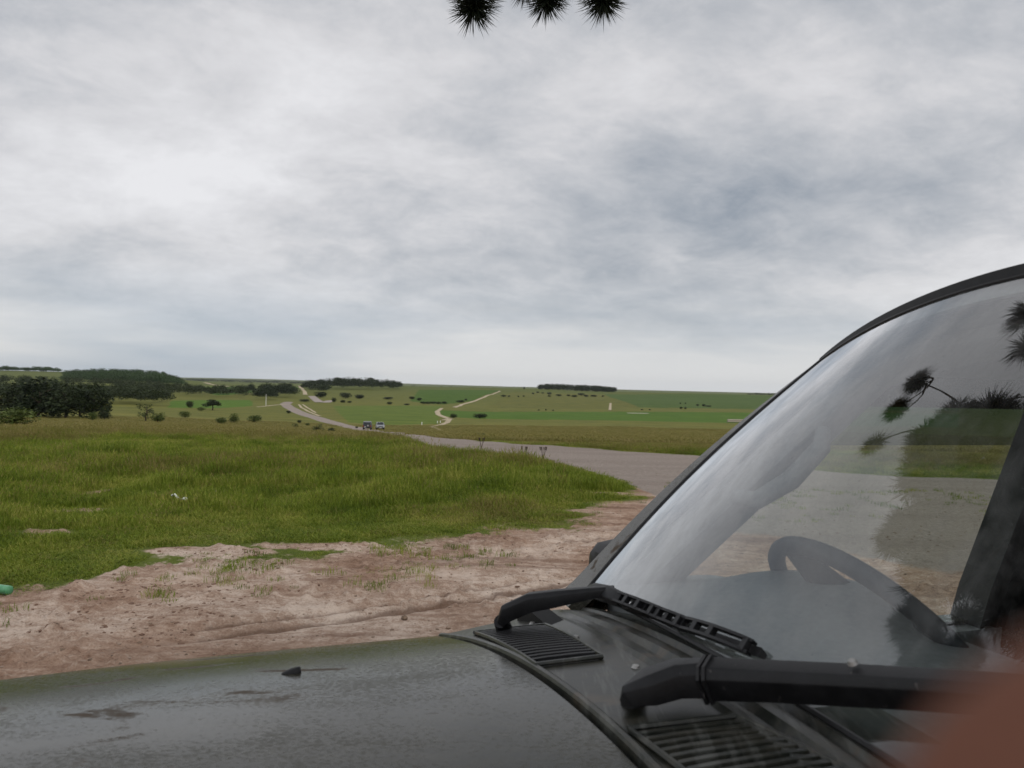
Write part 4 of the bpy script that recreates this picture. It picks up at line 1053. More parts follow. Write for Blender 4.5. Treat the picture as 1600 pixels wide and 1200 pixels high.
plant('bush', 'bush', 289, 653, 14, 19, 'single ball-shaped bush in the meadow below the bright field', 'bush')
plant('tree', 'darkbush', 297, 637, 14, 15, 'small dark tree at the left of the bright green field', 'tree')
plant('pine_tree', 'pine', 332, 641, 18, 32, 'flat-topped spreading pine before the bright green field', 'tree')
plant('bush', 'bush', 314, 642, 8, 13, 'low bush under the flat-topped spreading pine', 'bush')
G = 'bushes in a row in the left meadow'
plant('bush', 'bush', 346, 662, 13, 22, 'left, lower bush of the touching pair in the meadow', 'bush', G)
plant('bush', 'bush', 365, 661, 19, 18, 'right, taller bush of the touching pair in the meadow', 'bush', G)
plant('bush', 'bush', 398, 660, 15, 21, 'lone round bush nearest to the winding road in the meadow', 'bush', G)
G = 'small shrubs on the bank left of the road'
plant('shrub', 'darkbush', 518, 678.5, 14, 14, 'dark shrub on the road bank, nearest to the two cars', 'shrub', G)
plant('shrub', 'loose', 495, 676, 15, 24, 'thin pale shrub beside the dark one on the road bank', 'shrub', G)
plant('shrub', 'loose', 461, 669, 9, 11, 'leftmost faint shrub on the road bank', 'shrub', G)
plant('shrub', 'darkbush', 468, 661, 6.5, 9, 'small dark shrub in the upper part of the road bank', 'shrub', G)
plant('shrub', 'bush', 480, 665, 5.5, 9, 'tiny shrub in the middle of the road bank', 'shrub', G)
plant('shrub', 'darkbush', 451, 646, 6, 8, 'tiny dark shrub at the first bend of the far road', 'shrub', G)
plant('bush', 'darkbush', 749, 653.5, 10, 25, 'wide low dark bush at the edge of the crop strip', 'bush')
plant('bush', 'darkbush', 709, 653.5, 9, 14, 'dark bush in the bend of the pale track', 'bush')
plant('shrub', 'loose', 752, 684, 9, 14, 'bare thin weed beyond the gravel road', 'shrub')
plant('shrub', 'darkbush', 557, 669, 4, 6, 'tiny dark shrub just left of the parked dark car', 'shrub')
G = 'dark trees below the middle wood'
for (px, py, h, w, lab) in [(522, 629, 10, 9, 'narrow dark tree beside the road fork'), (540, 622.5, 12, 20, 'broad dark tree below the middle wood, left of its neighbour'), (561, 623, 9, 19, 'broad dark tree below the middle wood, right of its neighbour'),
    (536, 629.5, 6, 10, 'low bush right of the narrow tree at the road fork'), (546, 629.5, 4, 8, 'smaller low bush right of the road fork'), (500, 621, 12, 24, 'dense dark tree at the foot of the middle wood by the road'),
    (475, 628, 6, 19, 'wide dark bush where the road bends out of sight')]:
    plant('tree', 'darkbush', px, py, h, w, lab, 'tree', G)
G = 'bushes on the slope between the middle wood and the pale track'
for (px, py, h, w, lab) in [(606, 624, 5, 17, 'flat wide bush on the slope right of the middle wood'), (609, 632, 6, 10, 'bush just below the flat wide one on the slope'), (644, 624, 6, 11, 'dark tree at the left end of the hedge below the crop patch'),
    (655, 626, 6, 9, 'second tree from the left in the hedge below the crop patch'), (635, 633, 3.5, 11, 'low bush under the left end of the hedge'), (719, 629, 5, 17, 'wide bush beside the straight pale track'), (728, 626, 4, 5, 'small round bush touching the straight pale track')]:
    plant('bush', 'darkbush', px, py, h, w, lab, 'bush', G)
for k, px in enumerate((662, 669, 677, 685, 694)):
    plant('bush', 'darkbush', px, 631 + 0.4 * (k % 2), 5, 11, ['leftmost', 'second', 'middle', 'fourth', 'rightmost'][k] + ' low dark bush in the hedge row below the crop patch', 'bush', 'hedge bushes below the crop patch')
G2 = 'tiny bushes scattered below the hilltop wood'
for (px, py, h, w) in [(787, 620, 4, 9), (795, 620, 3, 5), (810, 620.5, 3, 4), (818, 620, 3, 4), (833, 616, 3.5, 5), (840, 614, 3, 6), (848, 615, 2.6, 5), (858, 616.5, 5, 9), (858, 620, 3.5, 7), (873, 619, 4, 11), (888, 619, 3.5, 8), (897, 620.5, 4.5, 12), (908, 618, 5, 11), (916, 620, 4.5, 10), (928, 620, 4, 13), (942, 620, 3, 5), (853, 641.5, 3, 4), (842, 641.5, 2.2, 5), (864, 642, 2.4, 4)]:
    plant('bush', 'darkbush', px, py, h, w, 'tiny dark bush scattered on the slope below the hilltop wood', 'bush', G2)
G3 = 'tiny bushes on the far right slope'
for (px, py, h, w, lab) in [(1064, 639, 4.5, 6, 'left bush of the lower touching pair on the far right slope'), (1071, 639.5, 5, 5, 'right bush of the lower touching pair on the far right slope'), (1090, 634.5, 4, 5, 'lone small bush left of the long low thicket on the right slope'),
    (1099, 635, 5, 6, 'round bush at the left tip of the long low thicket'), (1106, 635.5, 3, 12, 'long low thicket on the far right slope'), (1003, 641, 2.5, 5, 'tiny bush above the pale chalk strip, left of its neighbour'), (1015, 641, 2.5, 4, 'tiny bush above the pale chalk strip, right of its neighbour'),
    (1071, 631, 2.5, 3, 'right dot-like bush of the uppermost pair on the right slope'), (1063, 631, 2.5, 3, 'left dot-like bush of the uppermost pair on the right slope')]:
    plant('bush', 'darkbush', px, py, h, w, lab, 'bush', G3)
plant('tree', 'darkbush', 819, 608, 5, 4, 'single tiny tree on the skyline left of the hilltop wood', 'tree')

# far woods that read as one mass each
def wood(name, kind, trees, label, n=420):
    """trees: list of (px, Y, height m, width m)"""
    base = [crown_mesh(kind, 50 + k, n) for k in range(4)]; out = []
    for i, (px, Y, h, w) in enumerate(trees):
        x = (px - 800) / FPX * Y; a = rnd.uniform(0, 6.28); b = base[i % 4]
        c, s = math.cos(a), math.sin(a); q = np.empty_like(b)
        q[:, 0] = (b[:, 0] * c - b[:, 1] * s) * w + x; q[:, 1] = (b[:, 0] * s + b[:, 1] * c) * w + Y; q[:, 2] = b[:, 2] * h + Hs(x, Y) - 0.05 * h
        out.append(q)
    o = link(name, tri_mesh(name, np.concatenate(out), M[{'round': 'beech_leaf', 'pine': 'pine_leaf', 'bush': 'pine_leaf'}[kind]])); tag(o, label, 'wood', kind='stuff'); return o
U = rnd.uniform
T = []
for k in range(330):
    Y = U(1010, 1330); f = (Y - 1010) / 320; x0 = 100 + 4 * f; x1 = 290 - 26 * f ** 1.5
    px = U(x0, x1); hh = 8.5 + 10 * max(0, math.sin(math.pi * (px - 88) / 225)) * (0.6 + 0.4 * f) + U(-2, 2.5)
    if px > 255: hh *= 1 - 0.3 * (px - 255) / 36
    T.append((px, Y, hh * 0.95, U(13, 18)))
wood('deciduous_wood', 'round', T, 'rounded deciduous wood covering the hilltop at the left')
T = [(U(-30, 92) if k else 90, U(1560, 1640), U(8, 13), U(13, 20)) for k in range(70)]
wood('wood', 'round', T, 'long low line of trees on the skyline at the far left', 600)
T = []
for k in range(150):
    px = U(-20, 262); Y = U(295, 400) if px > 165 else U(300, 480); T.append((px, Y, U(6.5, 9.0) * (1.0 if px < 200 else 0.9), U(6, 9)))
for k in range(95): px = U(180, 385); Y = U(480, 640); T.append((px, Y, U(6.5, 9.5), U(7, 11)))
for k in range(60): px = U(-20, 255); Y = U(560, 860); T.append((px, Y, U(8, 11), U(8, 12)))
wood('pine_wood', 'pine', T, 'dark belt of pines across the valley under the wooded hill', 420)
T = []
for (x0, x1, Y0, Y1, n, h0, h1) in [(405, 462, 560, 700, 34, 8, 13), (398, 428, 450, 520, 14, 6, 8), (372, 398, 600, 680, 9, 8, 12), (433, 462, 700, 760, 8, 9, 12)]:
    T += [(U(x0, x1), U(Y0, Y1), U(h0, h1), U(8, 13)) for _ in range(n)]
wood('pine_wood', 'pine', T, 'loose dark pines around the far bend of the winding road', 380)
T = []
for k in range(200):
    px = U(474, 626); Y = U(960, 1180); h = (9 + 6 * math.sin(math.pi * min(1, max(0, (px - 462) / 175))) ** 0.7) * U(0.7, 1.2); T.append((px, Y, h * 1.05, U(9, 14)))
T += [(U(486, 512), U(760, 930), U(8, 11), U(10, 14)) for _ in range(18)]
wood('pine_wood', 'pine', T, 'long dark wood on the rise above the winding road', 380)
T = []
for k in range(170):
    px = U(842, 961); Y = U(1350, 1440); e = min(1, (px - 836) / 40, (968 - px) / 50); T.append((px, Y, 1.25 * (8.5 + 3.5 * math.sin(math.pi / 2 * max(0, e))) * U(0.92, 1.05), U(9, 13)))
wood('hilltop_wood', 'bush', T, 'compact dark wood standing alone on the middle skyline', 420)
T = [(U(1168, 1230), U(1480, 1560), U(4, 7), U(9, 14)) for _ in range(26)]
wood('wood', 'bush', T, 'thin line of trees on the skyline beside the windscreen pillar', 260)
T = [(U(700, 1260), U(2500, 2600), U(4, 8), U(10, 26)) for _ in range(60)] + [(U(290, 480), U(2500, 5200), U(7, 14), U(25, 70)) for _ in range(150)] + [(U(640, 780), U(1700, 2600), U(5, 9), U(12, 24)) for _ in range(24)]
wood('distant_woods', 'bush', T, 'hazy strips of distant trees along the horizon', 160)

# ------------------------------------------------------------------ grass
def blade_mesh(name, n, h0, h1, spread, wid, mat, heads=0):
    r = random.Random(n + int(h1 * 100)); v = []; f = []
    for i in range(n):
        a = r.uniform(0, 6.28); d = spread * math.sqrt(r.random()); x, y = d * math.cos(a), d * math.sin(a); h = r.uniform(h0, h1)
        b = r.uniform(0, 6.28); lean = r.uniform(0.05, 0.55) * h; dx, dy = math.cos(b), math.sin(b); sx, sy = -dy * wid / 2, dx * wid / 2
        k = len(v)
        v += [(x - sx, y - sy, -0.03), (x + sx, y + sy, -0.03), (x + dx * lean * .35 + sx * .8, y + dy * lean * .35 + sy * .8, h * .6), (x + dx * lean * .35 - sx * .8, y + dy * lean * .35 - sy * .8, h * .6), (x + dx * lean, y + dy * lean, h)]
        f += [(k, k + 1, k + 2, k + 3), (k + 3, k + 2, k + 4)]
        if i < heads:
            k = len(v); x2, y2 = x + dx * lean, y + dy * lean
            v += [(x2 - wid, y2, h * 0.98), (x2 + wid, y2, h * 0.98), (x2 + dx * .02, y2 + dy * .02, h * 1.22)]; f += [(k, k + 1, k + 2)]
    me = bpy.data.meshes.new(name); me.from_pydata(v, [], f); me.materials.append(mat); return me
def scatter(name, pts, rots, scls, meshes, label):
    me = bpy.data.meshes.new(name); me.vertices.add(len(pts)); me.vertices.foreach_set('co', np.ascontiguousarray(pts, dtype=np.float32).ravel())
    a = me.attributes.new('rot', 'FLOAT_VECTOR', 'POINT'); rv = np.zeros((len(pts), 3), np.float32); rv[:, 2] = rots; a.data.foreach_set('vector', rv.ravel())
    a = me.attributes.new('scl', 'FLOAT_VECTOR', 'POINT'); a.data.foreach_set('vector', np.ascontiguousarray(scls, dtype=np.float32).ravel())
    me.update(); o = link(name, me)
    cl = bpy.data.collections.new(name + '_sources')
    for k, m in enumerate(meshes): cl.objects.link(bpy.data.objects.new(name + '_tuft', m))
    ng = bpy.data.node_groups.new(name + '_scatter', 'GeometryNodeTree')
    ng.interface.new_socket('Geometry', in_out='INPUT', socket_type='NodeSocketGeometry'); ng.interface.new_socket('Geometry', in_out='OUTPUT', socket_type='NodeSocketGeometry')
    N = ng.nodes; L = ng.links; gi = N.new('NodeGroupInput'); go = N.new('NodeGroupOutput'); ip = N.new('GeometryNodeInstanceOnPoints')
    ci = N.new('GeometryNodeCollectionInfo'); ci.inputs['Collection'].default_value = cl; ci.inputs['Separate Children'].default_value = True; ci.inputs['Reset Children'].default_value = True
    L.new(gi.outputs[0], ip.inputs['Points']); L.new(ci.outputs[0], ip.inputs['Instance']); ip.inputs['Pick Instance'].default_value = True
    ri = N.new('FunctionNodeRandomValue'); ri.data_type = 'INT'; ri.inputs[4].default_value = 0; ri.inputs[5].default_value = len(meshes) - 1; L.new(ri.outputs[2], ip.inputs['Instance Index'])
    for nm, sk in (('rot', 'Rotation'), ('scl', 'Scale')):
        na = N.new('GeometryNodeInputNamedAttribute'); na.data_type = 'FLOAT_VECTOR'; na.inputs['Name'].default_value = nm; L.new(na.outputs[0], ip.inputs[sk])
    L.new(ip.outputs[0], go.inputs[0])
    md = o.modifiers.new('scatter', 'NODES'); md.node_group = ng
    tag(o, label, 'grass', kind='stuff'); return o
def ground_pts(n, r0, r1, power, az0=-37, az1=37):
    u = nrs.rand(n); e = 1 - power; r = (r0 ** e + u * (r1 ** e - r0 ** e)) ** (1 / e); a = np.radians(nrs.uniform(az0, az1, n))
    return r * np.sin(a), r * np.cos(a)
lush = [blade_mesh('grass_tuft', 26, 0.07, 0.17, 0.13, 0.0075, M['grass_lush']), blade_mesh('grass_tuft', 22, 0.05, 0.13, 0.12, 0.008, M['grass_lush']), blade_mesh('grass_tuft', 30, 0.09, 0.22, 0.15, 0.007, M['grass_lush'], 3)]
dry = [blade_mesh('dry_tuft', 26, 0.12, 0.30, 0.16, 0.007, M['grass_dry'], 8), blade_mesh('dry_tuft', 30, 0.16, 0.36, 0.2, 0.0065, M['grass_dry'], 12)]
def keep_grass(x, y, thr_d=0.50, soft=0.45):
    d, g, p = masks(x, y); cover = np.maximum(d, g); return nrs.rand(len(x)) < np.clip((thr_d - cover) / soft + 0.5, 0, 1), cover
x, y = ground_pts(150000, 5.2, 34, 0.35); ok, cov = keep_grass(x, y); x, y, cov = x[ok], y[ok], cov[ok]
r = np.hypot(x, y); nn = fbm(x / 3.0 + 3, y / 3.0, 3); isdry = nrs.rand(len(x)) < np.clip((r - 15 + (nn - 0.5) * 34) / 16, 0.03, 0.9)
ge_ = np.interp(x, GEx, GEy); nr_ = np.interp(x, RNx, RNy, left=99); fr_ = np.interp(x, RFx, RFy, left=-99)
edge = np.clip((y - ge_) / 2.2, 0.4, 1) * np.where(y < nr_, np.clip((nr_ - y) / 2.4, 0.25, 1), 1) * np.where((x > RNx[0]) & (y > fr_ - 0.5), 0.5, 1)
short = edge * np.clip(1.1 - cov * 2.4, 0.14, 1) * np.interp(r, [5, 8, 11, 16, 20, 26, 34], [0.35, 0.5, 0.95, 0.95, 0.75, 0.5, 0.42]) * (0.22 + 1.25 * nn) * np.clip(0.35 + 1.5 * (fbm(x / 0.75 + 31, y / 0.75, 2) - 0.1), 0.35, 1.5) * 0.86
for nm, sel, meshes, lab, k in (('grass', ~isdry, lush, 'lush green meadow grass between the bare earth and the gravel road', 1.25), ('dry_grass', isdry, dry, 'seeding yellowish grass spread through the near meadow', 0.8)):
    xs, ys, sh = x[sel], y[sel], short[sel]; z = H(xs, ys); s = sh * nrs.uniform(0.75, 1.3, len(xs)) * k
    scatter(nm, np.stack([xs, ys, z], 1), nrs.uniform(0, 6.28, len(xs)), np.stack([0.6 + 0.5 * s, 0.6 + 0.5 * s, s], 1), meshes, lab)
x, y = ground_pts(60000, 30, 190, 0.9); ok, cov = keep_grass(x, y); x, y = x[ok], y[ok]
nn = fbm(x / 14.0, y / 14.0, 3); s = nrs.uniform(0.8, 1.5, len(x)) * (0.5 + nn)
z = H(x, y); k = 1 + np.hypot(x, y) / 90
scatter('meadow_grass', np.stack([x, y, z], 1), nrs.uniform(0, 6.28, len(x)), np.stack([s * k * 1.3, s * k * 1.3, s * 0.40], 1), dry, 'long yellowish meadow grass on the slope beyond the near bank')
# sparse plants on the bare earth
x, y = ground_pts(7000, 4.2, 14, 0.4); d, g, p = masks(x, y); ge = np.interp(x, GEx, GEy); cl = fbm(x / 0.7 + 70, y / 0.7, 3)
ok = (d > 0.5) & (ge - y < 1.9) & (nrs.rand(len(x)) < np.clip((cl - 0.45) * 4, 0, 1) * np.clip(1.2 - (ge - y) / 2.0, 0.1, 1)); x, y = x[ok], y[ok]
s = nrs.uniform(0.10, 0.34, len(x)); z = np.array([zg(a, b) for a, b in zip(x, y)])
scatter('sparse_weeds', np.stack([x, y, z], 1), nrs.uniform(0, 6.28, len(x)), np.stack([s * 1.9, s * 1.9, s], 1), lush, 'sparse weeds and grass shoots dotted over the bare earth')
# small stones and clods over the earth
def pebble(seed, mat):
    r = random.Random(seed); bm = bmesh.new(); bmesh.ops.create_icosphere(bm, subdivisions=1, radius=0.5)
    for v in bm.verts: v.co *= r.uniform(0.45, 1.2); v.co.z *= 0.6
    me = bpy.data.meshes.new('pebble'); bm.to_mesh(me); bm.free(); me.materials.append(mat); return me
x, y = ground_pts(9000, 3.6, 15, 0.4); d, g, p = masks(x, y); ok = np.maximum(d, g) > 0.45; x, y = x[ok], y[ok]
s = 0.006 + 0.030 * nrs.rand(len(x)) ** 4; z = np.array([zg(a, b) for a, b in zip(x, y)])
scatter('gravel_stones', np.stack([x, y, z], 1), nrs.uniform(0, 6.28, len(x)), np.stack([s, s, s], 1), [pebble(1, M['stone']), pebble(2, M['pale_stone']), pebble(3, M['stone']), pebble(4, M['pale_stone'])], 'small stones and crumbs of earth strewn over the bare track')
x, y = ground_pts(30000, 3.6, 12, 0.4); d, g, p = masks(x, y); cn = fbm(x / 1.1 + 13, y / 0.5, 3); ok = (d > 0.6) & (nrs.rand(len(x)) < np.clip((cn - 0.5) * 6, 0, 1) * np.where(x < -1.2, 1.0, 0.35)); x, y = x[ok], y[ok]
s = 0.007 + 0.042 * nrs.rand(len(x)) ** 5; z = np.array([zg(a, b) for a, b in zip(x, y)])
scatter('earth_clods', np.stack([x, y, z], 1), nrs.uniform(0, 6.28, len(x)), np.stack([s, s, s * 0.8], 1), [pebble(5, M['clod']), pebble(6, M['clod']), pebble(7, M['clod'])], 'dark crumbled clods of damp earth on the bare track')
bpy.data.objects['earth_clods']['category'] = 'earth'; bpy.data.objects['gravel_stones']['category'] = 'stones'; bpy.data.objects['sparse_weeds']['category'] = 'weeds'

# ------------------------------------------------------------------ the overhanging pine (seen at the top edge and mirrored in the windscreen)
tree_o = Vector((2.3, -2.2, 0)); pine = empty('pine_tree', tree_o)
tag(pine, 'pine whose needle tufts hang into the top edge and mirror in the windscreen', 'tree')
mb = MB(); mb.tube([tree_o + Vector(q) for q in [(0, 0, -0.1), (0.02, 0, 1), (0.06, 0.03, 3), (0.02, 0.1, 5.5), (0.1, 0.1, 8)]], [0.2, 0.17, 0.14, 0.1, 0.04], 12); mb.build('trunk', M['bark'], pine, smooth=True)
def tuft_mesh(seed, n, L):
    r = random.Random(seed); v = []; f = []
    for i in range(n):
        t = r.random() ** 0.8; base = Vector((0, 0, -0.06 + 0.085 * t))
        a = r.uniform(0, 6.28); el = r.uniform(-0.25, 1.25) if t > 0.4 else r.uniform(-0.1, 0.8)
        d = Vector((math.cos(a) * math.cos(el), math.sin(a) * math.cos(el), math.sin(el))); ln = L * r.uniform(0.7, 1.08)
        sd = d.cross(Vector((r.uniform(-1, 1), r.uniform(-1, 1), r.uniform(-1, 1)))).normalized() * 0.0014; s2 = d.cross(sd).normalized() * 0.0014
        sag = Vector((0, 0, -0.006)); k = len(v); m = base + d * ln * 0.55; e = base + d * ln + sag
        v += [base + sd, base - sd * .5 + s2, base - sd * .5 - s2, m + sd, m - sd * .5 + s2, m - sd * .5 - s2, e]
        f += [(k, k + 1, k + 4, k + 3), (k + 1, k + 2, k + 5, k + 4), (k + 2, k, k + 3, k + 5), (k + 3, k + 4, k + 6), (k + 4, k + 5, k + 6), (k + 5, k + 3, k + 6)]
    mb = MB(); mb.add(v, f); mb.tube([(0, 0, -0.11), (0, 0, 0.02)], [0.006, 0.003], 6, 1)
    me = bpy.data.meshes.new('needle_tuft'); me.from_pydata([tuple(p) for p in mb.v], [], mb.f); me.materials.append(M['needle']); me.materials.append(M['twig_bark']); me.polygons.foreach_set('material_index', mb.m); return me
TUF = [tuft_mesh(k, 420, 0.105) for k in range(4)]
tuft_at = []
def tuft(p, d, s=1.0):
    o = link('needle_tuft', TUF[len(tuft_at) % 4], pine, Vector(p) - tree_o); o.rotation_mode = 'QUATERNION'
    o.rotation_quaternion = Vector(d).to_track_quat('Z', 'Y'); o.scale = (s, s, s); tuft_at.append((Vector(p), Vector(d).normalized(), s)); return o
def reflected(px, py, dist):
    px += 12; py += 5
    p, s, t = on_ws(px, py, 0.0); n = WSn(s, max(0.02, min(0.95, t))); d = ray(px, py).normalized(); r = d - n * (2 * d.dot(n)); return p + r * dist, r
# the tufts at the top edge
for (px, py, y, s) in [(741, 6, 2.6, 1.0), (855, -4, 2.62, 0.92), (942, -6, 2.55, 0.95), (822, -30, 2.7, 0.9), (905, -42, 2.7, 0.9)]:
    tuft(at_depth(px, py, y), (U(-0.25, 0.25), -0.15, -1), s)
# clusters whose mirror images show in the glass
refl = [(1470, 655, 1.9, 1.35), (1540, 640, 1.7, 1.5), (1592, 485, 1.5, 1.1), (1600, 530, 1.5, 1.1), (1395, 815, 2.3, 1.3), (1420, 985, 2.2, 1.2), (1425, 1010, 2.3, 1.2)]
for k in range(16): refl.append((U(1425, 1500), U(645, 700), U(1.9, 2.1), 1.2))
for k in range(5): refl.append((U(1385, 1425), U(795, 850), U(2.2, 2.4), 1.2))
for k in range(36): px = U(1430, 1560); refl.append((px, U(695, 750), U(1.75, 2.2), 1.6))
for k in range(60): px = U(1435, 1560); refl.append((px, U(770, 910), U(1.9, 2.4), 1.6))
for k in range(46): refl.append((U(1540, 1680), U(630, 990), U(1.5, 2.3), 1.35))
for k in range(22): refl.append((U(1400, 1500), U(950, 1040), U(2.1, 2.6), 1.1))
for (px, py, ds, s) in refl:
    p, r = reflected(px, py, ds)
    for _ in range(12):
        q = proj(p)
        if not (p.y > 0 and -60 < q[0] < 1660 and q[1] > -75): break
        ds += 0.12; p = p + r * 0.12
    tuft(p, (U(-0.6, 0.6), U(-0.2, 0.8), U(-0.7, 0.4)), s)
# boughs: each tuft hangs on a twig from one of a few boughs that spring from the trunk
cen = sum((p for p, d, s in tuft_at), Vector()) / len(tuft_at)
boughs = [(1.0, Vector((0.3, 2.4, 3.7))), (1.3, Vector((1.1, 2.2, 3.5))), (0.9, Vector((-0.5, 2.3, 3.6))), (1.1, cen + Vector((0, 0, 0.2)))]
nodes = []
for z0, tip in boughs:
    a = tree_o + Vector((0.05, 0.05, 3.0 + z0)); pts = [a.lerp(tip, k / 12) + Vector((0.05 * math.sin(k), 0.05 * math.cos(k * 1.7), 0.25 * math.sin(math.pi * k / 12))) for k in range(13)]
    mb = MB(); mb.tube(pts, [lerp(0.06, 0.012, k / 12) for k in range(13)], 8); mb.build('bough', M['bark'], pine, smooth=True); nodes += pts[4:]
order = sorted(tuft_at, key=lambda q: min((q[0] - n).length for n in nodes))
for p, d, s in order:
    b = p - d * 0.09 * s; cand = min(nodes, key=lambda q: (q - b).length + (0.25 if q.z < b.z - 0.05 else 0)); mid = b.lerp(cand, 0.5) + Vector((0, 0, 0.02)) - d * 0.03
    mb = MB(); mb.tube([b, b.lerp(mid, 0.5) - d * 0.02, mid, cand], [0.004, 0.005, 0.006, 0.007], 6); mb.build('twig', M['twig_bark'], pine, smooth=True)
    nodes += [mid, b - d * 0.02]
# the rest of the crown, out of view above and behind
base = [crown_mesh('pine', 90 + k, 1500) for k in range(3)]; out = []
for (x, y, z, w, h) in [(2.3, -2.4, 4.2, 4.6, 4.4), (0.6, -2.6, 3.6, 3.4, 2.6), (3.8, -1.0, 3.8, 3.6, 2.8), (2.0, -4.2, 3.4, 3.6, 2.8)]:
    out.append(base[len(out) % 3] * np.array((w, w, h)) + np.array((x, y, z)) - np.array(tree_o))
link('crown', tri_mesh('crown', np.concatenate(out), M['needle']), pine)

# ------------------------------------------------------------------ two cars parked by the road
def car(px, Y, heading, front, label, body_m):
    p = dep(px, Y); z = zg(p.x, p.y) + 0.0; o = Vector((p.x, p.y, z)); root = empty('parked_car', o); tag(root, label, 'car'); root.scale = (0.88, 0.88, 0.88)
    f = Vector((math.sin(heading), -math.cos(heading), 0)); s = Vector((f.y, -f.x, 0)); 
    def P(l, k, h): return o + s * l + f * k + UP * h      # l across, k forward, h up
    L, W = (2.15, 0.88); tall = not front
    prof = [(-L, 0.45), (-L, 1.02), (-L + .05, 1.1 if front else 1.75), (-1.5, 1.62 if front else 1.82), (0.35, 1.66 if front else 1.82), (0.95 if front else 0.75, 1.12), (L - .12, 0.98), (L, 0.85), (L, 0.45)]
    mb = MB(); vs = []
    for (k, h) in prof:
        w = W * (1.0 if h < 1.15 else 0.84 if front else 0.92)
        vs += [P(-w, k, h), P(w, k, h)]
    n = len(prof); fs = [(2 * i, 2 * i + 1, 2 * i + 3, 2 * i + 2) for i in range(n - 1)] + [(2 * n - 2, 2 * n - 1, 1, 0)] + [tuple(2 * i for i in range(n)), tuple(2 * i + 1 for i in range(n))[::-1]]
    mb.add(vs, fs); mb.build('body', body_m, root, bevel=0.05, smooth=True)
    def quad(name, a, mat, off): mb = MB(); mb.slab(lambda u, v: (a[0].lerp(a[1], u)).lerp(a[3].lerp(a[2], u), v), 1, 1, off); return mb.build(name, mat, root)
    if front:
        quad('windscreen', [P(-.70, .93, 1.17), P(.70, .93, 1.17), P(.62, .42, 1.60), P(-.62, .42, 1.60)], M['car_glass'], f * 0.06 + UP * 0.05)
        for sg in (-1, 1):
            quad('headlamp', [P(sg * .52, L, .74), P(sg * .84, L - .02, .74), P(sg * .84, L - .02, .92), P(sg * .52, L, .90)], M['lamp_lens'], f * 0.05)
            quad('side_window', [P(sg * .80, .6, 1.18), P(sg * .80, -1.4, 1.18), P(sg * .75, -1.3, 1.55), P(sg * .75, .3, 1.55)], M['car_glass'], s * (sg * 0.06))
            mb = MB(); mb.box(P(sg * 1.0, .75, 1.13), .2, .1, .16, (s, f, UP)); mb.build('door_mirror', M['plastic'], root, bevel=0.02)
        quad('grille', [P(-.46, L, .62), P(.46, L, .62), P(.46, L, .84), P(-.46, L, .84)], M['plastic'], f * 0.03)
        quad('bumper_intake', [P(-.82, L, .36), P(.82, L, .36), P(.82, L, .55), P(-.82, L, .55)], M['plastic'], f * 0.05)
        quad('number_plate', [P(-.26, L + .06, .50), P(.26, L + .06, .50), P(.26, L + .06, .61), P(-.26, L + .06, .61)], M['plate_white'], f * 0.02)
    else:
        quad('rear_window', [P(-.66, -L, 1.18), P(.66, -L, 1.18), P(.62, -L + .04, 1.62), P(-.62, -L + .04, 1.62)], M['car_glass'], f * -0.03)
        mb = MB(); c = P(0.22, -L - 0.02, 0.98); mb.disc(c, -f, .33, .36, .2, 24); sp = mb.build('spare_wheel', M['tyre'], root, smooth=True)
        mb = MB(); mb.disc(c - f * 0.205, -f, .17, .2, .02, 20); mb.build('wheel_cover', M['alloy'], sp)
        for sg in (-1, 1): quad('tail_lamp', [P(sg * .70, -L, .72), P(sg * .86, -L, .72), P(sg * .86, -L, 1.05), P(sg * .70, -L, 1.05)], M['lamp_red'], f * -0.03)
        quad('bumper', [P(-.88, -L, .38), P(.88, -L, .38), P(.88, -L, .56), P(-.88, -L, .56)], M['plastic'], f * -0.12)
        quad('number_plate', [P(-.6, -L - .01, .62), P(-.16, -L - .01, .62), P(-.16, -L - .01, .74), P(-.6, -L - .01, .74)], M['plate_white'], f * -0.02)
    for sg in (-1, 1):
        for k in (1.35, -1.35):
            c = P(sg * .66, k, .36); mb = MB(); mb.disc(c, s * sg, .33, .36, .24, 20); w = mb.build('wheel', M['tyre'], root, smooth=True)
            mb = MB(); mb.disc(c + s * sg * 0.241, s * sg, .18, .2, .015, 16); mb.build('rim', M['alloy'], w)
car(576, 149, math.pi + R(7), False, 'dark four-wheel-drive with a spare wheel on its back, parked by the road', M['dark_paint'])
car(595.5, 152, R(13), True, 'silver car facing the camera with a white number plate, beside the road', M['silver_paint'])

# ------------------------------------------------------------------ small things
def rock(name, px, py, s, mat, label, par=None, seed=1, cat='stone'):
    p = at(px, py); bm = bmesh.new(); bmesh.ops.create_icosphere(bm, subdivisions=3, radius=s); r = random.Random(seed)
    for v in bm.verts: v.co *= 0.85 + 0.3 * float(vnoise(np.array([v.co.x / s * 2 + seed * 7 + 50]), np.array([v.co.y / s * 2 + v.co.z / s * 3 + 50]))[0]); v.co.z *= 0.8
    me = bpy.data.meshes.new(name); bm.to_mesh(me); bm.free(); me.materials.append(mat); me.polygons.foreach_set('use_smooth', [True] * len(me.polygons))
    o = link(name, me, None, (p.x, p.y, zg(p.x, p.y) + s * 0.5)); tag(o, label, cat); return o
rock('stone', 632, 967, 0.020, M['stone'], 'single brown fist-like clod on the bare earth below the wheel rut')
rock('stone', 700, 981, 0.013, M['pale_stone'], 'small pale stone on the earth near the bonnet edge', seed=3)
p = _gb.ray_cast(Vector((0, 0, CZ)), ray(2, 929).normalized())[0]; bo = empty('bottle', (p.x, p.y, p.z + 0.036)); tag(bo, 'green plastic bottle lying in the grass edge at the far left', 'bottle')
ax = Vector((-0.96, 0.28, 0)); b0 = Vector(bo.location)
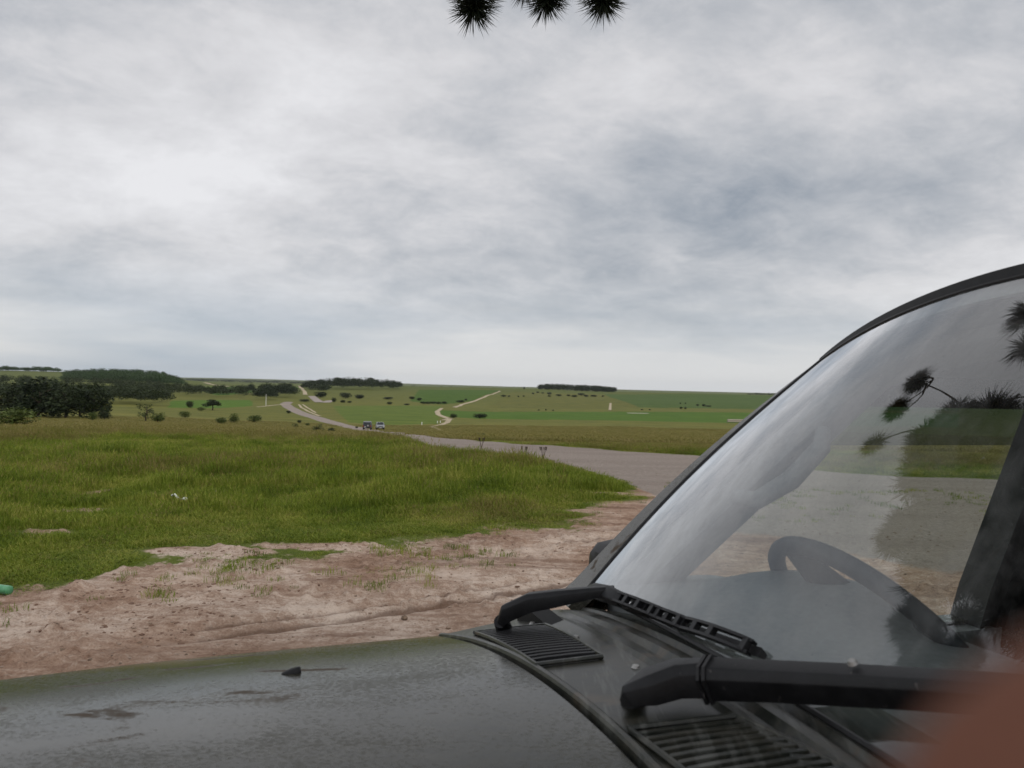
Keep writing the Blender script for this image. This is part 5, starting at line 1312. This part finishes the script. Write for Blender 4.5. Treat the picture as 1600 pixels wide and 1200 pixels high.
prof = [(0.75 * k_, 0.75 * r_) for k_, r_ in [(0.104, 0.0), (0.10, 0.035), (0.095, 0.042), (0.03, 0.043), (0.02, 0.041), (0.01, 0.043), (-0.04, 0.043), (-0.09, 0.034), (-0.12, 0.018), (-0.135, 0.014), (-0.14, 0.014)]]
mb = MB(); mb.tube([b0 - ax * k for k, r in prof], [max(0.002, r) for k, r in prof], 18); body = mb.build('body', M['green_plastic'], bo, smooth=True)
mb = MB(); mb.tube([b0 + ax * 0.104, b0 + ax * 0.12], [0.012, 0.012], 14); mb.build('cap', M['litter_white'], bo, smooth=True)
p = at(280, 792); mb = MB(); r = random.Random(4)
c = Vector((p.x, p.y, zg(p.x, p.y) + 0.10)); mb.slab(lambda a, b: c + Vector((0.085 * (a - .5) * 2, 0.035 * (b - .5) * 2, 0.02 * math.sin(9 * a) - 0.03 * (a - .5) * 2 + 0.012 * math.sin(11 * b + 4 * a))), 10, 5, (0, 0, 0.006))
tag(mb.build('litter', M['litter_white'], None, smooth=True), 'crumpled white scrap of litter lying in the green grass', 'litter')
# pole, marker posts, pale beam
p = at(415.5, 634); mb = MB(); z = zg(p.x, p.y); h = 18 * p.y / FPX; mb.tube([(p.x, p.y, z - 0.3), (p.x, p.y, z + h * .6), (p.x, p.y, z + h)], [0.13, 0.11, 0.08], 8); mb.tube([(p.x - .5, p.y, z + h * .95), (p.x + .5, p.y, z + h * .95)], 0.04, 6)
tag(mb.build('pole', M['post_white'], None, smooth=True), 'thin pale pole standing alone at the far end of the meadow', 'pole')
for (px, py, hh, lab) in [(659, 664, 4.5, 'white marker post farthest left in the field'), (683.5, 661, 3.2, 'left white marker post of the pair by the pale track'), (688, 660.5, 3.0, 'right white marker post of the pair by the pale track')]:
    p = at(px, py); z = zg(p.x, p.y); h = hh * p.y / FPX; mb = MB(); mb.tube([(p.x, p.y, z - 0.2), (p.x, p.y, z + h * 0.9), (p.x, p.y, z + h)], [0.10, 0.10, 0.06], 8); tag(mb.build('marker_post', M['post_white'], None, smooth=True), lab, 'post', 'white marker posts by the track')
p0, p1 = at(1137, 660), at(1168, 660); z = zg(p0.x, p0.y); bs = empty('log_pile', (p0.x, p0.y, z)); tag(bs, 'long pale stacked logs at the crop edge beside the windscreen pillar', 'logs')
for k, (dy, dz_) in enumerate([(0, .33), (.7, .33), (.35, .9)]):
    mb = MB(); q = Vector((p0.x, p0.y + dy, z + dz_)); e = Vector((p1.x, p0.y + dy + .3, zg(p1.x, p0.y) + dz_)); mb.tube([q, q.lerp(e, .5), e], [.34, .33, .31], 12); mb.build('log', M['pale_wood'], bs, smooth=True)
# dried weeds: taller stalks on the bank by the road
for k, (px, py) in enumerate([(820, 716), (849, 717), (752, 702)]):
    x_, y_ = flat(px, py); z = zg(x_, y_); mb = MB(); r = random.Random(k)
    for i in range(5):
        a = r.uniform(0, 6.28); mb.tube([(x_, y_, z - .02), (x_ + .03 * math.cos(a), y_ + .03 * math.sin(a), z + .12), (x_ + .07 * math.cos(a), y_ + .07 * math.sin(a), z + r.uniform(.2, .3))], [.005, .004, .003], 5)
        mb.tube([(x_ + .07 * math.cos(a), y_ + .07 * math.sin(a), z + .2), (x_ + .075 * math.cos(a), y_ + .075 * math.sin(a), z + .27)], [.006, .016], 6)
    tag(mb.build('dock_plant', M['bark']), ['dry brown dock stalks on the grass bank, left of the tallest', 'dry brown dock stalks nearest to the gravel road on the bank', 'dry brown dock stalks farthest back on the grass bank'][k], 'weed', 'dry dock plants on the bank')

# ------------------------------------------------------------------ the photographer's hand: a fingertip before the lens
hv, he, hr = [], [], []
def C3(r_, u, fwd): return Vector((0, 0, CZ)) + CAMR @ Vector((r_, u, -fwd))
def chain(pts, start=None):
    prev = start
    for (r_, u, f_, rad) in pts:
        hv.append(C3(r_, u, f_)); hr.append(rad); i = len(hv) - 1
        if prev is not None: he.append((prev, i))
        prev = i
    return prev
wrist = chain([(0.115, -0.20, -0.16, 0.030)]); chain([(0.13, -0.30, -0.30, 0.038), (0.14, -0.38, -0.42, 0.042)], wrist)
palm = chain([(0.105, -0.155, -0.10, 0.030), (0.095, -0.115, -0.055, 0.030)], wrist)
chain([(0.078, -0.075, -0.020, 0.0140), (0.060, -0.054, 0.008, 0.0135), (0.036, -0.031, 0.020, 0.0125), (0.0250, -0.0192, 0.0215, 0.0118), (0.0176, -0.0128, 0.0220, 0.0108), (0.0163, -0.0114, 0.0221, 0.0092)], palm)
chain([(0.098, -0.070, -0.022, 0.0115), (0.094, -0.045, 0.006, 0.0098), (0.078, -0.032, 0.016, 0.0084), (0.064, -0.030, 0.014, 0.007)], palm)
chain([(0.115, -0.075, -0.032, 0.011), (0.114, -0.048, -0.008, 0.0093), (0.100, -0.036, 0.004, 0.008), (0.086, -0.034, 0.003, 0.0068)], palm)
chain([(0.130, -0.090, -0.046, 0.010), (0.130, -0.066, -0.026, 0.0083), (0.118, -0.054, -0.014, 0.0072), (0.106, -0.052, -0.012, 0.006)], palm)
chain([(0.070, -0.130, -0.070, 0.0145), (0.046, -0.108, -0.066, 0.0125), (0.030, -0.084, -0.056, 0.0105), (0.024, -0.066, -0.050, 0.008)], palm)
me = bpy.data.meshes.new('hand'); o0 = hv[wrist]; me.from_pydata([tuple(v - o0) for v in hv], he, []); me.materials.append(M['skin'])
hand = link('hand', me, None, o0); md = hand.modifiers.new('skin', 'SKIN'); md.use_smooth_shade = True
for i, sv in enumerate(me.skin_vertices[0].data): sv.radius = (hr[i], hr[i]); sv.use_root = (i == wrist)
ss = hand.modifiers.new('subd', 'SUBSURF'); ss.levels = 2; ss.render_levels = 2
tag(hand, 'blurred brownish fingertip of the hand holding the camera, at the lower right corner', 'hand')

# ------------------------------------------------------------------ air
mb = MB(); mb.box((0, 0, 30), 24000, 24000, 190); hz = mb.build('haze', M['clear'], None); hz.data.materials.clear()
t = bpy.data.materials.new('haze_air'); t.use_nodes = True; nd = t.node_tree.nodes; nd.clear()
pv = nd.new('ShaderNodeVolumePrincipled'); pv.inputs['Color'].default_value = (0.86, 0.92, 1.0, 1); pv.inputs['Density'].default_value = 0.000035; pv.inputs['Anisotropy'].default_value = 0.0
out_ = nd.new('ShaderNodeOutputMaterial'); t.node_tree.links.new(pv.outputs[0], out_.inputs['Volume']); hz.data.materials.append(t); tag(hz, kind='stuff')
